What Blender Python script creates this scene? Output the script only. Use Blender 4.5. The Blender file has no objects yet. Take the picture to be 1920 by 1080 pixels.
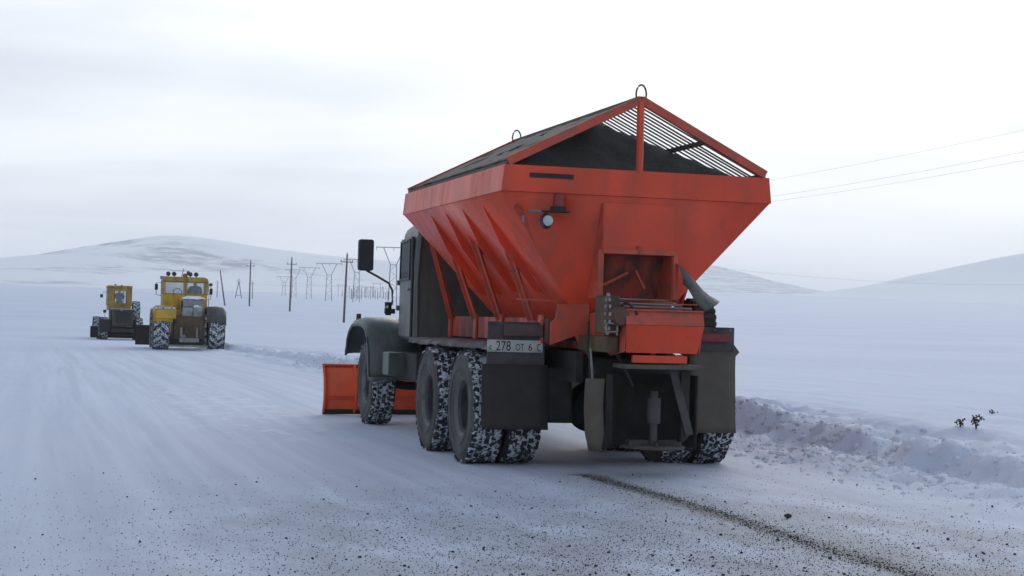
import bpy, bmesh, math, random
import numpy as np
from mathutils import Vector, Matrix, noise as MN
random.seed(7); rng = np.random.default_rng(7)
sc = bpy.context.scene
COL = sc.collection
R = math.radians
pi = math.pi

# ------------------------------------------------------------------ camera
CAM = Vector((-5.1307, -15.1984, 1.3515)); YAW, PITCH, ROLL, FPX = 0.277117, 0.018719, 0.0274, 3139.36
_f = Vector((math.sin(YAW)*math.cos(PITCH), math.cos(YAW)*math.cos(PITCH), math.sin(PITCH)))
_r = Vector((math.cos(YAW), -math.sin(YAW), 0)); _u = _r.cross(_f)
_r2 = math.cos(ROLL)*_r + math.sin(ROLL)*_u; _u2 = -math.sin(ROLL)*_r + math.cos(ROLL)*_u
cd = bpy.data.cameras.new('camera'); cam = bpy.data.objects.new('camera', cd); COL.objects.link(cam)
cd.sensor_width = 36; cd.lens = FPX*36/1920; cd.clip_start = .1; cd.clip_end = 30000
cam.matrix_world = Matrix(((_r2.x, _u2.x, -_f.x, CAM.x), (_r2.y, _u2.y, -_f.y, CAM.y), (_r2.z, _u2.z, -_f.z, CAM.z), (0, 0, 0, 1)))
sc.camera = cam
def ray(px, py): return _f + _r2*((px-960)/FPX) - _u2*((py-540)/FPX)
def at_depth(px, py, D):          # point on the ray of a photo pixel, D metres along the view axis
    return CAM + ray(px, py)*D

# ------------------------------------------------------------------ light, sky, exposure
SUN_AZ, SUN_EL = R(31), R(19)      # azimuth clockwise from +Y (road direction)
SUNV = Vector((math.sin(SUN_AZ)*math.cos(SUN_EL), math.cos(SUN_AZ)*math.cos(SUN_EL), math.sin(SUN_EL)))
sl = bpy.data.lights.new('sun', 'SUN'); sl.energy = 0.85; sl.angle = R(40); sl.color = (1, .95, .88)
so = bpy.data.objects.new('sun', sl); COL.objects.link(so)
so.rotation_euler = (-SUNV).to_track_quat('-Z', 'Y').to_euler()
vs = sc.view_settings; vs.view_transform = 'Standard'; vs.look = 'None'; vs.gamma = 1; vs.exposure = 0.52
sc.cycles.use_denoising = True; sc.cycles.max_bounces = 6; sc.cycles.volume_bounces = 3

class NT:
    def __init__(s, tree): s.t = tree; s.n = tree.nodes; s.l = tree.links
    def new(s, typ, **kw):
        n = s.n.new(typ)
        for k, v in kw.items():
            if k == 'i':
                for a, b in v.items(): n.inputs[a].default_value = b
            else: setattr(n, k, v)
        return n
    def link(s, a, b): s.l.new(a, b)
    def math(s, op, a, b=None, c=None, clamp=False):
        n = s.n.new('ShaderNodeMath'); n.operation = op; n.use_clamp = clamp
        for k, v in enumerate((a, b, c)):
            if v is None: continue
            if isinstance(v, (int, float)): n.inputs[k].default_value = v
            else: s.l.new(v, n.inputs[k])
        return n.outputs[0]
    def mix(s, f, a, b, blend='MIX'):
        n = s.n.new('ShaderNodeMix'); n.data_type = 'RGBA'; n.blend_type = blend
        for sock, v in ((n.inputs[0], f), (n.inputs[6], a), (n.inputs[7], b)):
            if isinstance(v, (int, float)): sock.default_value = v
            elif isinstance(v, tuple): sock.default_value = v if len(v) == 4 else (*v, 1)
            else: s.l.new(v, sock)
        return n.outputs[2]
    def noise(s, vec, scale, detail=4, rough=.55, sc3=None, dist=0):
        if sc3 is not None:
            m = s.n.new('ShaderNodeMapping'); m.inputs['Scale'].default_value = sc3
            s.l.new(vec, m.inputs[0]); vec = m.outputs[0]
        n = s.n.new('ShaderNodeTexNoise'); n.inputs['Scale'].default_value = scale; n.inputs['Detail'].default_value = detail
        n.inputs['Roughness'].default_value = rough; n.inputs['Distortion'].default_value = dist
        s.l.new(vec, n.inputs['Vector']); return n.outputs[0]
    def ramp(s, v, a, b, smooth=True):
        n = s.n.new('ShaderNodeMapRange'); n.interpolation_type = 'SMOOTHSTEP' if smooth else 'LINEAR'
        n.inputs[1].default_value = a; n.inputs[2].default_value = b
        s.l.new(v, n.inputs[0]); return n.outputs[0]

w = bpy.data.worlds.new('World'); sc.world = w; w.use_nodes = True
W = NT(w.node_tree); W.n.clear()
out = W.new('ShaderNodeOutputWorld')
sky = W.new('ShaderNodeTexSky', sky_type='NISHITA', sun_disc=False, sun_elevation=SUN_EL, sun_rotation=SUN_AZ % (2*pi), air_density=1.2, dust_density=.6, ozone_density=2.0)
bg1 = W.new('ShaderNodeBackground', i={'Strength': .115}); W.link(sky.outputs[0], bg1.inputs[0])
tc = W.new('ShaderNodeTexCoord'); sep = W.new('ShaderNodeSeparateXYZ'); W.link(tc.outputs['Generated'], sep.inputs[0])
zz = W.math('ADD', W.math('MAXIMUM', sep.outputs[2], 0.0), .10)
cmb = W.new('ShaderNodeCombineXYZ'); W.link(W.math('DIVIDE', sep.outputs[0], zz), cmb.inputs[0]); W.link(W.math('DIVIDE', sep.outputs[1], zz), cmb.inputs[1])
cmap = W.new('ShaderNodeMapping'); W.link(cmb.outputs[0], cmap.inputs[0]); cmap.inputs['Location'].default_value = (3.458, 4.963, 0); cmap.inputs['Rotation'].default_value = (0, 0, .25)
n1 = W.noise(cmap.outputs[0], .42, 4, .5, dist=.3)
n2 = W.noise(cmap.outputs[0], .9, 5, .5, sc3=(.5, 1.3, 1), dist=.4)
cov = W.ramp(W.math('ADD', W.math('MULTIPLY', n1, .65), W.math('MULTIPLY', n2, .35)), .36, .60)
ccol = W.mix(cov, (.50, .55, .62), (.83, .845, .87))
nrm = W.new('ShaderNodeVectorMath', operation='DOT_PRODUCT'); W.link(tc.outputs['Generated'], nrm.inputs[0]); nrm.inputs[1].default_value = SUNV
glow = W.math('POWER', W.math('MAXIMUM', nrm.outputs['Value'], 0.0), 9.0)       # cloud lit through by the hidden sun
ccol = W.mix(glow, ccol, W.mix(cov, (.93, .935, .94), (1.08, 1.08, 1.07)))
lowsky = W.ramp(sep.outputs[2], .62, .14)                       # cloud layer looks denser towards the horizon
mask = W.math('ADD', .18, W.math('MULTIPLY', lowsky, .79))
bg2 = W.new('ShaderNodeBackground', i={'Strength': .93}); W.link(ccol, bg2.inputs[0])
mx = W.new('ShaderNodeMixShader'); W.link(mask, mx.inputs[0]); W.link(bg1.outputs[0], mx.inputs[1]); W.link(bg2.outputs[0], mx.inputs[2])
W.link(mx.outputs[0], out.inputs[0])

# ------------------------------------------------------------------ helpers
def mat(name, col, rough=.6, metal=0, dirt=None, dirt_amt=.5, dirt_scale=6, bump=0, spec=.4, streak=False, lo=.42, hi=.72, bscale=60, coord='Object'):
    m = bpy.data.materials.new(name); m.use_nodes = True; N = NT(m.node_tree)
    b = N.n['Principled BSDF']; b.inputs['Roughness'].default_value = rough; b.inputs['Metallic'].default_value = metal
    b.inputs['Specular IOR Level'].default_value = spec; b.inputs['Base Color'].default_value = (*col, 1)
    t = N.new('ShaderNodeTexCoord').outputs[coord]
    base = N.mix(N.ramp(N.noise(t, dirt_scale*.6, 3), .3, .7), tuple(c*.85 for c in col), tuple(min(1, c*1.12) for c in col))
    if dirt:
        v = N.noise(t, dirt_scale, 7, .62, sc3=(1.6, 1.6, .35) if streak else None)
        f = N.math('MULTIPLY', N.ramp(v, lo, hi), dirt_amt)
        base = N.mix(f, base, dirt)
        sp_ = N.math('MULTIPLY', N.ramp(N.noise(t, dirt_scale*11, 4, .65), .60, .70), N.math('MULTIPLY', N.ramp(N.noise(t, dirt_scale*1.7, 3), .42, .62), dirt_amt*.8))
        base = N.mix(sp_, base, tuple(c_*.6 for c_ in dirt))       # chips and spatter
        N.link(N.math('ADD', rough, N.math('MULTIPLY', f, .35), clamp=True), b.inputs['Roughness'])
    N.link(base, b.inputs['Base Color'])
    if bump:
        bn = N.new('ShaderNodeBump', i={'Strength': bump, 'Distance': .01}); N.link(N.noise(t, bscale, 4), bn.inputs['Height']); N.link(bn.outputs[0], b.inputs['Normal'])
    return m

GRIME = (.075, .062, .05)
M = {}
M['red'] = mat('red_paint', (.70, .066, .022), .36, dirt=(.24, .07, .045), dirt_amt=.45, dirt_scale=2.2, bump=.08, streak=True)
M['plough'] = mat('bright_orange_red_paint', (.88, .13, .04), .45, dirt=(.45, .09, .05), dirt_amt=.4, dirt_scale=3, streak=True)
M['red_dirty'] = mat('dirty_red_paint', (.48, .075, .045), .55, dirt=GRIME, dirt_amt=.85, dirt_scale=3.0, bump=.12, streak=True, lo=.40, hi=.62)
M['red_worn'] = mat('worn_red_paint', (.55, .085, .045), .55, dirt=(.16, .11, .08), dirt_amt=.7, dirt_scale=7, bump=.1)
M['grate'] = mat('rusty_grate_steel', (.10, .078, .062), .7, dirt=(.17, .14, .12), dirt_amt=.6, dirt_scale=9, bump=.2)
M['green'] = mat('dark_green_paint', (.075, .088, .078), .42, dirt=(.16, .15, .135), dirt_amt=.5, dirt_scale=4, bump=.05, streak=True)
M['black'] = mat('grimy_black_steel', (.022, .021, .02), .7, dirt=(.06, .052, .044), dirt_amt=.8, dirt_scale=7, bump=.3)
M['rubber_flap'] = mat('grimy_rubber', (.036, .030, .027), .75, dirt=(.06, .05, .045), dirt_amt=.8, dirt_scale=5, bump=.2)
M['olive'] = mat('olive_grey_flap', (.105, .094, .076), .75, dirt=(.12, .085, .062), dirt_amt=.6, dirt_scale=5, bump=.2)
M['panel'] = mat('grimy_grey_panel', (.075, .07, .068), .7, dirt=(.04, .036, .033), dirt_amt=.7, dirt_scale=5, bump=.2)
M['deck'] = mat('muddy_mudguard', (.085, .08, .075), .75, dirt=(.22, .21, .20), dirt_amt=.9, dirt_scale=4, bump=.3, lo=.5, hi=.58)
M['tyre'] = mat('dusty_tyre_rubber', (.07, .067, .062), .8, dirt=(.16, .15, .135), dirt_amt=.8, dirt_scale=5, bump=.2)
M['tread'] = mat('tread_rubber', (.028, .028, .03), .8, dirt=(.62, .65, .70), dirt_amt=.9, dirt_scale=16, lo=.53, hi=.61, bump=.3)
M['tread_snow'] = mat('packed_tread_snow', (.62, .65, .70), .8, dirt=(.035, .035, .04), dirt_amt=1, dirt_scale=22, lo=.50, hi=.57, bump=.5)
M['rim'] = mat('dusty_wheel_rim', (.055, .056, .054), .6, dirt=(.12, .115, .105), dirt_amt=.7, dirt_scale=8)
M['rim_edge'] = mat('scuffed_rim_edge', (.15, .145, .14), .6, dirt=(.07, .065, .06), dirt_amt=.7, dirt_scale=8)
M['steel'] = mat('scuffed_steel', (.26, .255, .25), .55, .3, dirt=(.09, .08, .07), dirt_amt=.7, dirt_scale=9)
M['plate'] = mat('number_plate_paint', (.42, .42, .40), .6, dirt=(.13, .12, .10), dirt_amt=.8, dirt_scale=7, lo=.45, hi=.7)
M['ink'] = mat('plate_ink', (.02, .02, .02), .7)
M['lens_red'] = mat('red_lamp_lens', (.22, .02, .025), .3, dirt=(.08, .05, .045), dirt_amt=.6, dirt_scale=12)
M['lens_white'] = mat('work_lamp_lens', (.45, .5, .5), .2, dirt=(.2, .2, .19), dirt_amt=.4, dirt_scale=20)
M['mirror_back'] = mat('black_plastic', (.03, .031, .033), .5, dirt=(.07, .07, .07), dirt_amt=.4, dirt_scale=10)
M['sheet'] = mat('grey_rubber_sheet', (.11, .11, .105), .7, dirt=(.05, .045, .04), dirt_amt=.7, dirt_scale=7, bump=.2)
M['grit'] = mat('dark_grit', (.042, .038, .034), .9, dirt=(.10, .085, .07), dirt_amt=.6, dirt_scale=30, bump=.6, bscale=90)
M['yellow'] = mat('yellow_paint', (.62, .36, .035), .5, dirt=(.20, .13, .04), dirt_amt=.75, dirt_scale=2.5, bump=.08, streak=True)
M['yellow_dull'] = mat('dull_yellow_paint', (.42, .27, .05), .55, dirt=(.10, .08, .045), dirt_amt=.75, dirt_scale=2.5, streak=True)
M['grease'] = mat('oily_brown_steel', (.075, .05, .03), .6, dirt=(.18, .12, .05), dirt_amt=.7, dirt_scale=3)
M['darkgreen_grey'] = mat('grey_green_steel', (.075, .08, .065), .6, dirt=(.14, .12, .09), dirt_amt=.6, dirt_scale=4)
M['grease_dark'] = mat('oily_dark_green_steel', (.04, .042, .034), .6, dirt=(.09, .075, .05), dirt_amt=.6, dirt_scale=3)
M['tank'] = mat('frosted_grey_tank', (.25, .26, .26), .6, dirt=(.6, .63, .68), dirt_amt=.7, dirt_scale=3)
M['wood'] = mat('weathered_grey_wood', (.13, .115, .105), .85, dirt=(.07, .065, .06), dirt_amt=.6, dirt_scale=2)
M['pylon'] = mat('galvanised_steel', (.17, .175, .185), .6, .2)
M['wire'] = mat('aluminium_wire', (.30, .30, .31), .6, .2)
M['ceramic'] = mat('insulator_ceramic', (.10, .08, .07), .4)
M['weed'] = mat('dry_weed', (.045, .035, .028), .9)
M['stone'] = mat('dark_road_stone', (.035, .034, .035), .9, dirt=(.09, .085, .08), dirt_amt=.6, dirt_scale=40)
M['skin'] = mat('skin', (.45, .26, .18), .5)
M['jacket'] = mat('dark_jacket', (.02, .022, .026), .8, dirt=(.04, .04, .045), dirt_amt=.6, dirt_scale=12)
M['cap'] = mat('black_cap', (.015, .015, .017), .9)
M['orange_lamp'] = mat('orange_beacon', (.5, .12, .04), .35)

def glass(name, tint=(.55, .62, .62), a=.35):
    m = bpy.data.materials.new(name); m.use_nodes = True; N = NT(m.node_tree); N.n.remove(N.n['Principled BSDF'])
    t = N.new('ShaderNodeBsdfTransparent'); t.inputs[0].default_value = (*tint, 1)
    g = N.new('ShaderNodeBsdfGlossy', i={'Roughness': .05}); g.inputs[0].default_value = (.8, .85, .9, 1)
    x = N.new('ShaderNodeMixShader', i={0: .12}); N.link(t.outputs[0], x.inputs[1]); N.link(g.outputs[0], x.inputs[2])
    N.link(x.outputs[0], N.n['Material Output'].inputs[0]); return m
M['glass'] = glass('cab_glass', (.88, .92, .92)); M['glass_dark'] = glass('dusty_cab_glass', (.16, .18, .19))

class MB:
    def __init__(s): s.v = []; s.f = []; s.mi = []
    def add(s, v, f, mi=0):
        o = len(s.v); s.v += [tuple(p) for p in v]; s.f += [tuple(i+o for i in q) for q in f]; s.mi += [mi]*len(f); return s
    def box(s, x0, x1, y0, y1, z0, z1, mi=0):
        v = [(x, y, z) for z in (z0, z1) for y in (y0, y1) for x in (x0, x1)]
        return s.add(v, [(0, 2, 3, 1), (4, 5, 7, 6), (0, 1, 5, 4), (2, 6, 7, 3), (0, 4, 6, 2), (1, 3, 7, 5)], mi)
    def hexa(s, lo, hi, mi=0):     # two quads (same winding) joined
        return s.add(list(lo)+list(hi), [(3, 2, 1, 0), (4, 5, 6, 7), (0, 1, 5, 4), (1, 2, 6, 5), (2, 3, 7, 6), (3, 0, 4, 7)], mi)
    def bar(s, p0, p1, w_, h_, up=(0, 0, 1), mi=0):
        p0, p1 = Vector(p0), Vector(p1); d = (p1-p0).normalized(); u = Vector(up)
        if abs(d.dot(u)) > .99: u = Vector((1, 0, 0))
        a = d.cross(u).normalized()*w_/2; b_ = a.cross(d).normalized()*h_/2
        q = [(-1, -1), (1, -1), (1, 1), (-1, 1)]
        return s.hexa([p0+a*i+b_*j for i, j in q], [p1+a*i+b_*j for i, j in q], mi)
    def tube(s, pts, r, n=8, mi=0):
        pts = [Vector(p) for p in pts]; rs = r if isinstance(r, (list, tuple)) else [r]*len(pts); rings = []
        for k, p in enumerate(pts):
            d = (pts[min(k+1, len(pts)-1)]-pts[max(k-1, 0)]).normalized()
            u = Vector((0, 0, 1)) if abs(d.z) < .9 else Vector((1, 0, 0))
            a = d.cross(u).normalized(); b_ = a.cross(d)
            rings.append([p+(a*math.cos(t*2*pi/n)+b_*math.sin(t*2*pi/n))*rs[k] for t in range(n)])
        v = [q for g in rings for q in g]; f = []
        for k in range(len(pts)-1):
            for t in range(n): f.append((k*n+t, k*n+(t+1) % n, (k+1)*n+(t+1) % n, (k+1)*n+t))
        f += [tuple(range(n))[::-1], tuple(len(v)-n+t for t in range(n))]
        return s.add(v, f, mi)
    def lathe(s, prof, c=(0, 0, 0), axis='x', n=40, mi=0, closed=False):   # prof: (along, radius)
        v = []; f = []
        for t in range(n):
            a = t*2*pi/n; ca, sa = math.cos(a), math.sin(a)
            for h, r in prof:
                p = (h, r*ca, r*sa) if axis == 'x' else (r*ca, h, r*sa) if axis == 'y' else (r*ca, r*sa, h)
                v.append((p[0]+c[0], p[1]+c[1], p[2]+c[2]))
        k = len(prof)
        for t in range(n):
            for j in range(k-1+(1 if closed else 0)):
                a, b_ = t*k+j, t*k+(j+1) % k; e, d = ((t+1) % n)*k+j, ((t+1) % n)*k+(j+1) % k
                f.append((a, b_, d, e))
        return s.add(v, f, mi)
    def prism(s, poly, a0, a1, axis='y', mi=0):    # poly 2D in the two other axes
        def P(q, a): return (q[0], a, q[1]) if axis == 'y' else (a, q[0], q[1]) if axis == 'x' else (q[0], q[1], a)
        n = len(poly); v = [P(q, a0) for q in poly]+[P(q, a1) for q in poly]
        f = [tuple(range(n)), tuple(range(2*n-1, n-1, -1))]+[(i, i+n, (i+1) % n+n, (i+1) % n) for i in range(n)]
        return s.add(v, f, mi)
    def mesh(s, name, mats, angle=35, fix=True):
        me = bpy.data.meshes.new(name); me.from_pydata(s.v, [], s.f)
        for m in (mats if isinstance(mats, (list, tuple)) else [mats]): me.materials.append(M[m] if isinstance(m, str) else m)
        me.polygons.foreach_set('material_index', s.mi)
        if fix:
            b = bmesh.new(); b.from_mesh(me); bmesh.ops.recalc_face_normals(b, faces=b.faces); b.to_mesh(me); b.free()
        me.polygons.foreach_set('use_smooth', [True]*len(me.polygons)); me.set_sharp_from_angle(angle=R(angle)); me.update(); return me
    def build(s, name, mats, parent=None, bevel=0, solid=0, **kw):
        return link(name, s.mesh(name, mats, **kw), parent, bevel, solid)
def link(name, me, parent=None, bevel=0, solid=0):
    o = bpy.data.objects.new(name, me); COL.objects.link(o)
    if parent: o.parent = parent
    if solid: k = o.modifiers.new('solid', 'SOLIDIFY'); k.thickness = solid; k.offset = 0
    if bevel: k = o.modifiers.new('bevel', 'BEVEL'); k.width = bevel; k.segments = 2; k.limit_method = 'ANGLE'; k.angle_limit = R(40)
    return o
def tag(o, label=None, cat=None, group=None, kind=None):
    for k, v in (('label', label), ('category', cat), ('group', group), ('kind', kind)):
        if v: o[k] = v
    return o
def empty(name, loc=(0, 0, 0), rz=0, parent=None):
    o = bpy.data.objects.new(name, None); COL.objects.link(o); o.location = loc; o.rotation_euler = (0, 0, rz); o.empty_display_size = .2
    if parent: o.parent = parent
    return o
def copy_tree(o, parent=None):
    c = o.copy(); COL.objects.link(c); c.parent = parent
    for ch in list(o.children): copy_tree(ch, c)
    return c
def arc(cx, cz, r, a0, a1, n): return [(cx+r*math.cos(R(a0+(a1-a0)*k/n)), cz+r*math.sin(R(a0+(a1-a0)*k/n))) for k in range(n+1)]

# ------------------------------------------------------------------ terrain
LP = np.array([(0, 0), (35, -.0), (63, -.135), (94, -.36), (130, -.36), (165, -.1), (205, .45), (257, 1.6), (302, 2.4), (800, 8.3), (2000, 25), (4000, 54), (9000, 128), (30000, 430)])
RP = np.array([(0, 0), (40, .05), (100, .2), (200, 1.3), (400, 4.0), (520, 5.3), (700, 5.5), (1000, 12), (3000, 58), (9000, 180), (30000, 600)])
def smooth(t): t = np.clip(t, 0, 1); return t*t*(3-2*t)
def berm_x(y): return np.interp(y, [-40, 6, 22, 45, 80, 200], [3.05, 3.05, 2.2, 2.15, 1.6, 1.6])
def berm_h(y): return np.interp(y, [-30, -7, -4, -2, 1, 4, 14, 24, 45, 90, 160, 220], [.02, .05, .09, .16, .24, .28, .28, .2, .16, .12, .08, 0])
def terrain(x, y):
    x = np.asarray(x, float); y = np.asarray(y, float)
    dx, dy = x-CAM.x, y-CAM.y
    u = dx*_f.x+dy*_f.y; v = dx*_r.x+dy*_r.y; r = np.hypot(u, v)
    t = smooth((v/np.maximum(np.abs(u), 1)+.02)/.16)
    z = np.interp(r, LP[:, 0], LP[:, 1])*(1-t)+np.interp(r, RP[:, 0], RP[:, 1])*t
    fld = smooth((x-berm_x(y)-.2)/1.2)*.16*smooth((90-y)/60)*smooth((y+16)/12)
    return z+fld
def axis_grid(lo, hi, step, far, grow):
    a = list(np.arange(lo, hi+1e-6, step)); s = step; p = hi
    while p < far: s *= grow; p += s; a.append(p)
    s = step; p = lo; b = []
    while p > -far: s *= grow; p -= s; b.append(p)
    return np.array(b[::-1]+a)
gx = axis_grid(-9, 8, .11, 14000, 1.14); gy = axis_grid(-9, 34, .11, 14000, 1.06)
X, Y = np.meshgrid(gx, gy); Z = terrain(X, Y)
def nfield(X, Y, sx, sy, seed, mask):
    o = np.zeros_like(X); idx = np.argwhere(mask)
    for i, j in idx: o[i, j] = MN.noise((X[i, j]*sx+seed, Y[i, j]*sy, seed*1.7))
    return o
near = (np.abs(X) < 14) & (Y > -12) & (Y < 90)
rut = nfield(X, Y, 2.3, .09, 3, near & (X < 4)); lump = nfield(X, Y, .5, .28, 9, (np.abs(X) < 60) & (Y > -16) & (Y < 200))
bn1 = nfield(X, Y, 1.7, 1.1, 5, near & (X > .8) & (X < 8)); bn2 = nfield(X, Y, 5.5, 4.5, 15, near & (X > .8) & (X < 5.5)); bn3 = nfield(X, Y, .5, .35, 33, near & (X > -1) & (X < 9))
edge = smooth((X-1.25)/.6)
Z += rut*.014*(1-edge)*smooth((32-Y)/14)*smooth((9-np.abs(X+3))/3)+lump*.05*smooth((np.abs(X+2.2)-3.4)/3)*smooth((55-Y)/25)
d = X-berm_x(Y)+bn1*.11+bn3*.14+bn2*.06
face = smooth((d+.22)/.26); back = 1-smooth((d-.25)/2.2)
H = berm_h(Y)*(1+.15*bn3+.25*bn1+.18*bn2)
Z += H*face*(.35+.65*back)*(d > -2)+bn2*.075*smooth((d+1.6)/.8)*(1-smooth((d-.4)/.8))*np.minimum(1, H/.22)+bn1*.05*smooth((d+1.7)/1)*(1-smooth((d-1.)/1.5))
Z += .09*smooth((d+1.7)/1.5)*(1-smooth((d-.2)/.5))*np.minimum(1, H/.3)
ny, nx = X.shape
gme = bpy.data.meshes.new('snow_ground')
gme.vertices.add(nx*ny); gme.vertices.foreach_set('co', np.stack([X, Y, Z], -1).ravel())
ii = (np.arange(ny-1)[:, None]*nx+np.arange(nx-1)[None, :]).ravel()
q = np.stack([ii, ii+1, ii+nx+1, ii+nx], -1).astype(np.int32)
gme.loops.add(q.size); gme.loops.foreach_set('vertex_index', q.ravel()); gme.polygons.add(len(q))
gme.polygons.foreach_set('loop_start', np.arange(0, q.size, 4, dtype=np.int32)); gme.update(calc_edges=True)
gme.polygons.foreach_set('use_smooth', [True]*len(q))
from bisect import bisect_right
def gz(x, y):          # height of the built ground mesh
    i = min(max(bisect_right(gx, x)-1, 0), nx-2); j = min(max(bisect_right(gy, y)-1, 0), ny-2)
    a = (x-gx[i])/(gx[i+1]-gx[i]); b = (y-gy[j])/(gy[j+1]-gy[j])
    return float(Z[j, i]*(1-a)*(1-b)+Z[j, i+1]*a*(1-b)+Z[j+1, i]*(1-a)*b+Z[j+1, i+1]*a*b)

def snow_material():
    m = bpy.data.materials.new('road_and_field_snow'); m.use_nodes = True; N = NT(m.node_tree); b = N.n['Principled BSDF']
    b.inputs['Roughness'].default_value = .75; b.inputs['Specular IOR Level'].default_value = .25
    p = N.new('ShaderNodeNewGeometry').outputs['Position']; sp = N.new('ShaderNodeSeparateXYZ'); N.link(p, sp.inputs[0]); x, y = sp.outputs[0], sp.outputs[1]
    big = N.noise(p, .05, 4); mid = N.noise(p, .6, 5); fine = N.noise(p, 14, 5, .6)
    col = N.mix(N.ramp(big, .35, .65), (.63, .68, .79), (.68, .725, .82))
    # driven strip: compacted, with long soft wheel streaks
    wob = N.math('MULTIPLY', N.math('SUBTRACT', N.noise(p, .25, 3), .5), 1.6)
    xr = N.math('ADD', x, wob)
    road = N.math('MULTIPLY', N.math('MULTIPLY', N.ramp(xr, -6.5, -4.0), N.ramp(xr, 2.6, 1.6)), N.ramp(y, 75, 30))
    st = N.noise(p, 1.0, 5, .6, sc3=(2.2, .05, 1)); st2 = N.noise(p, 1.0, 5, .62, sc3=(6, .12, 1))
    s_ = N.ramp(N.math('ADD', N.math('MULTIPLY', st, .6), N.math('MULTIPLY', st2, .4)), .38, .62)
    col = N.mix(N.math('MULTIPLY', road, .75), col, N.mix(s_, (.55, .59, .69), (.71, .755, .855)))
    # polished bright patches beside the wheel track
    ice = N.math('MULTIPLY', N.ramp(N.noise(p, 1.0, 6, .7, sc3=(3.5, 1.6, 1)), .52, .60), N.math('MULTIPLY', N.ramp(x, -3.7, -2.9), N.ramp(x, -1.4, -2.1)))
    ice = N.math('MULTIPLY', ice, N.math('MULTIPLY', N.ramp(y, 1.5, 4), N.ramp(y, 20, 9)))
    col = N.mix(N.math('MULTIPLY', ice, .8), col, (.83, .85, .89))
    # sandy dust over the gritted strip behind the spreader
    dustz = N.math('MULTIPLY', N.math('MULTIPLY', N.ramp(y, .5, -6.0), N.ramp(xr, -6.8, -2.2)), N.ramp(xr, 2.4, .2))
    dn = N.noise(p, 1.6, 6, .65, sc3=(1, .6, 1))
    col = N.mix(N.math('MULTIPLY', dustz, N.ramp(dn, .22, .66)), col, (.36, .36, .39))
    spk = N.ramp(N.noise(p, 38, 3, .7), .60, .68)
    col = N.mix(N.math('MULTIPLY', N.math('MULTIPLY', spk, dustz), N.ramp(N.noise(p, 1.2, 4), .35, .6)), col, (.22, .205, .195))
    # the dribbled line of grit
    lw = N.math('MULTIPLY', N.math('SUBTRACT', N.noise(p, 1.6, 3), .5), .12)
    dl = N.math('ABSOLUTE', N.math('ADD', N.math('ADD', x, .43), lw))
    ln = N.math('MULTIPLY', N.ramp(N.math('ADD', dl, N.math('MULTIPLY', N.math('SUBTRACT', fine, .5), .2)), .17, .05), N.ramp(y, -.9, -1.5))
    col = N.mix(N.math('MULTIPLY', ln, .92), col, (.085, .075, .065))
    halo = N.math('MULTIPLY', N.ramp(dl, .75, .05), N.ramp(y, -.5, -1.6))
    col = N.mix(N.math('MULTIPLY', halo, .45), col, (.36, .345, .33))
    # dirty cut face of the ploughed bank
    bm = N.math('MULTIPLY', N.ramp(x, 1.5, 2.4), N.ramp(x, 3.9, 3.1)); bm = N.math('MULTIPLY', bm, N.math('MULTIPLY', N.ramp(y, 60, 20), N.ramp(y, -7, -2)))
    col = N.mix(N.math('MULTIPLY', bm, N.math('MULTIPLY', N.ramp(N.noise(p, 1.1, 6, .65), .34, .62), .3)), col, (.62, .59, .61))
    col = N.mix(N.math('MULTIPLY', N.ramp(mid, .3, .7), .18), col, (.70, .74, .86))
    N.link(col, b.inputs['Base Color'])
    drift = N.noise(p, .55, 4, .55, sc3=(1.0, .35, 1), dist=.6)
    bp2 = N.new('ShaderNodeBump', i={'Strength': .45, 'Distance': .25}); N.link(N.math('MULTIPLY', drift, N.math('SUBTRACT', 1.0, N.math('MULTIPLY', road, .85))), bp2.inputs['Height'])
    bp = N.new('ShaderNodeBump', i={'Strength': .35, 'Distance': .03}); N.link(bp2.outputs[0], bp.inputs['Normal']); N.link(N.math('ADD', N.math('MULTIPLY', fine, .6), N.math('ADD', N.noise(p, 60, 3), N.math('MULTIPLY', N.math('MULTIPLY', st2, road), 1.2))), bp.inputs['Height'])
    N.link(bp.outputs[0], b.inputs['Normal']); return m
gme.materials.append(snow_material())
ground = link('snow_ground', gme); tag(ground, 'snow covered road and plain, driven snow streaked by wheels', kind='structure')

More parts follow.
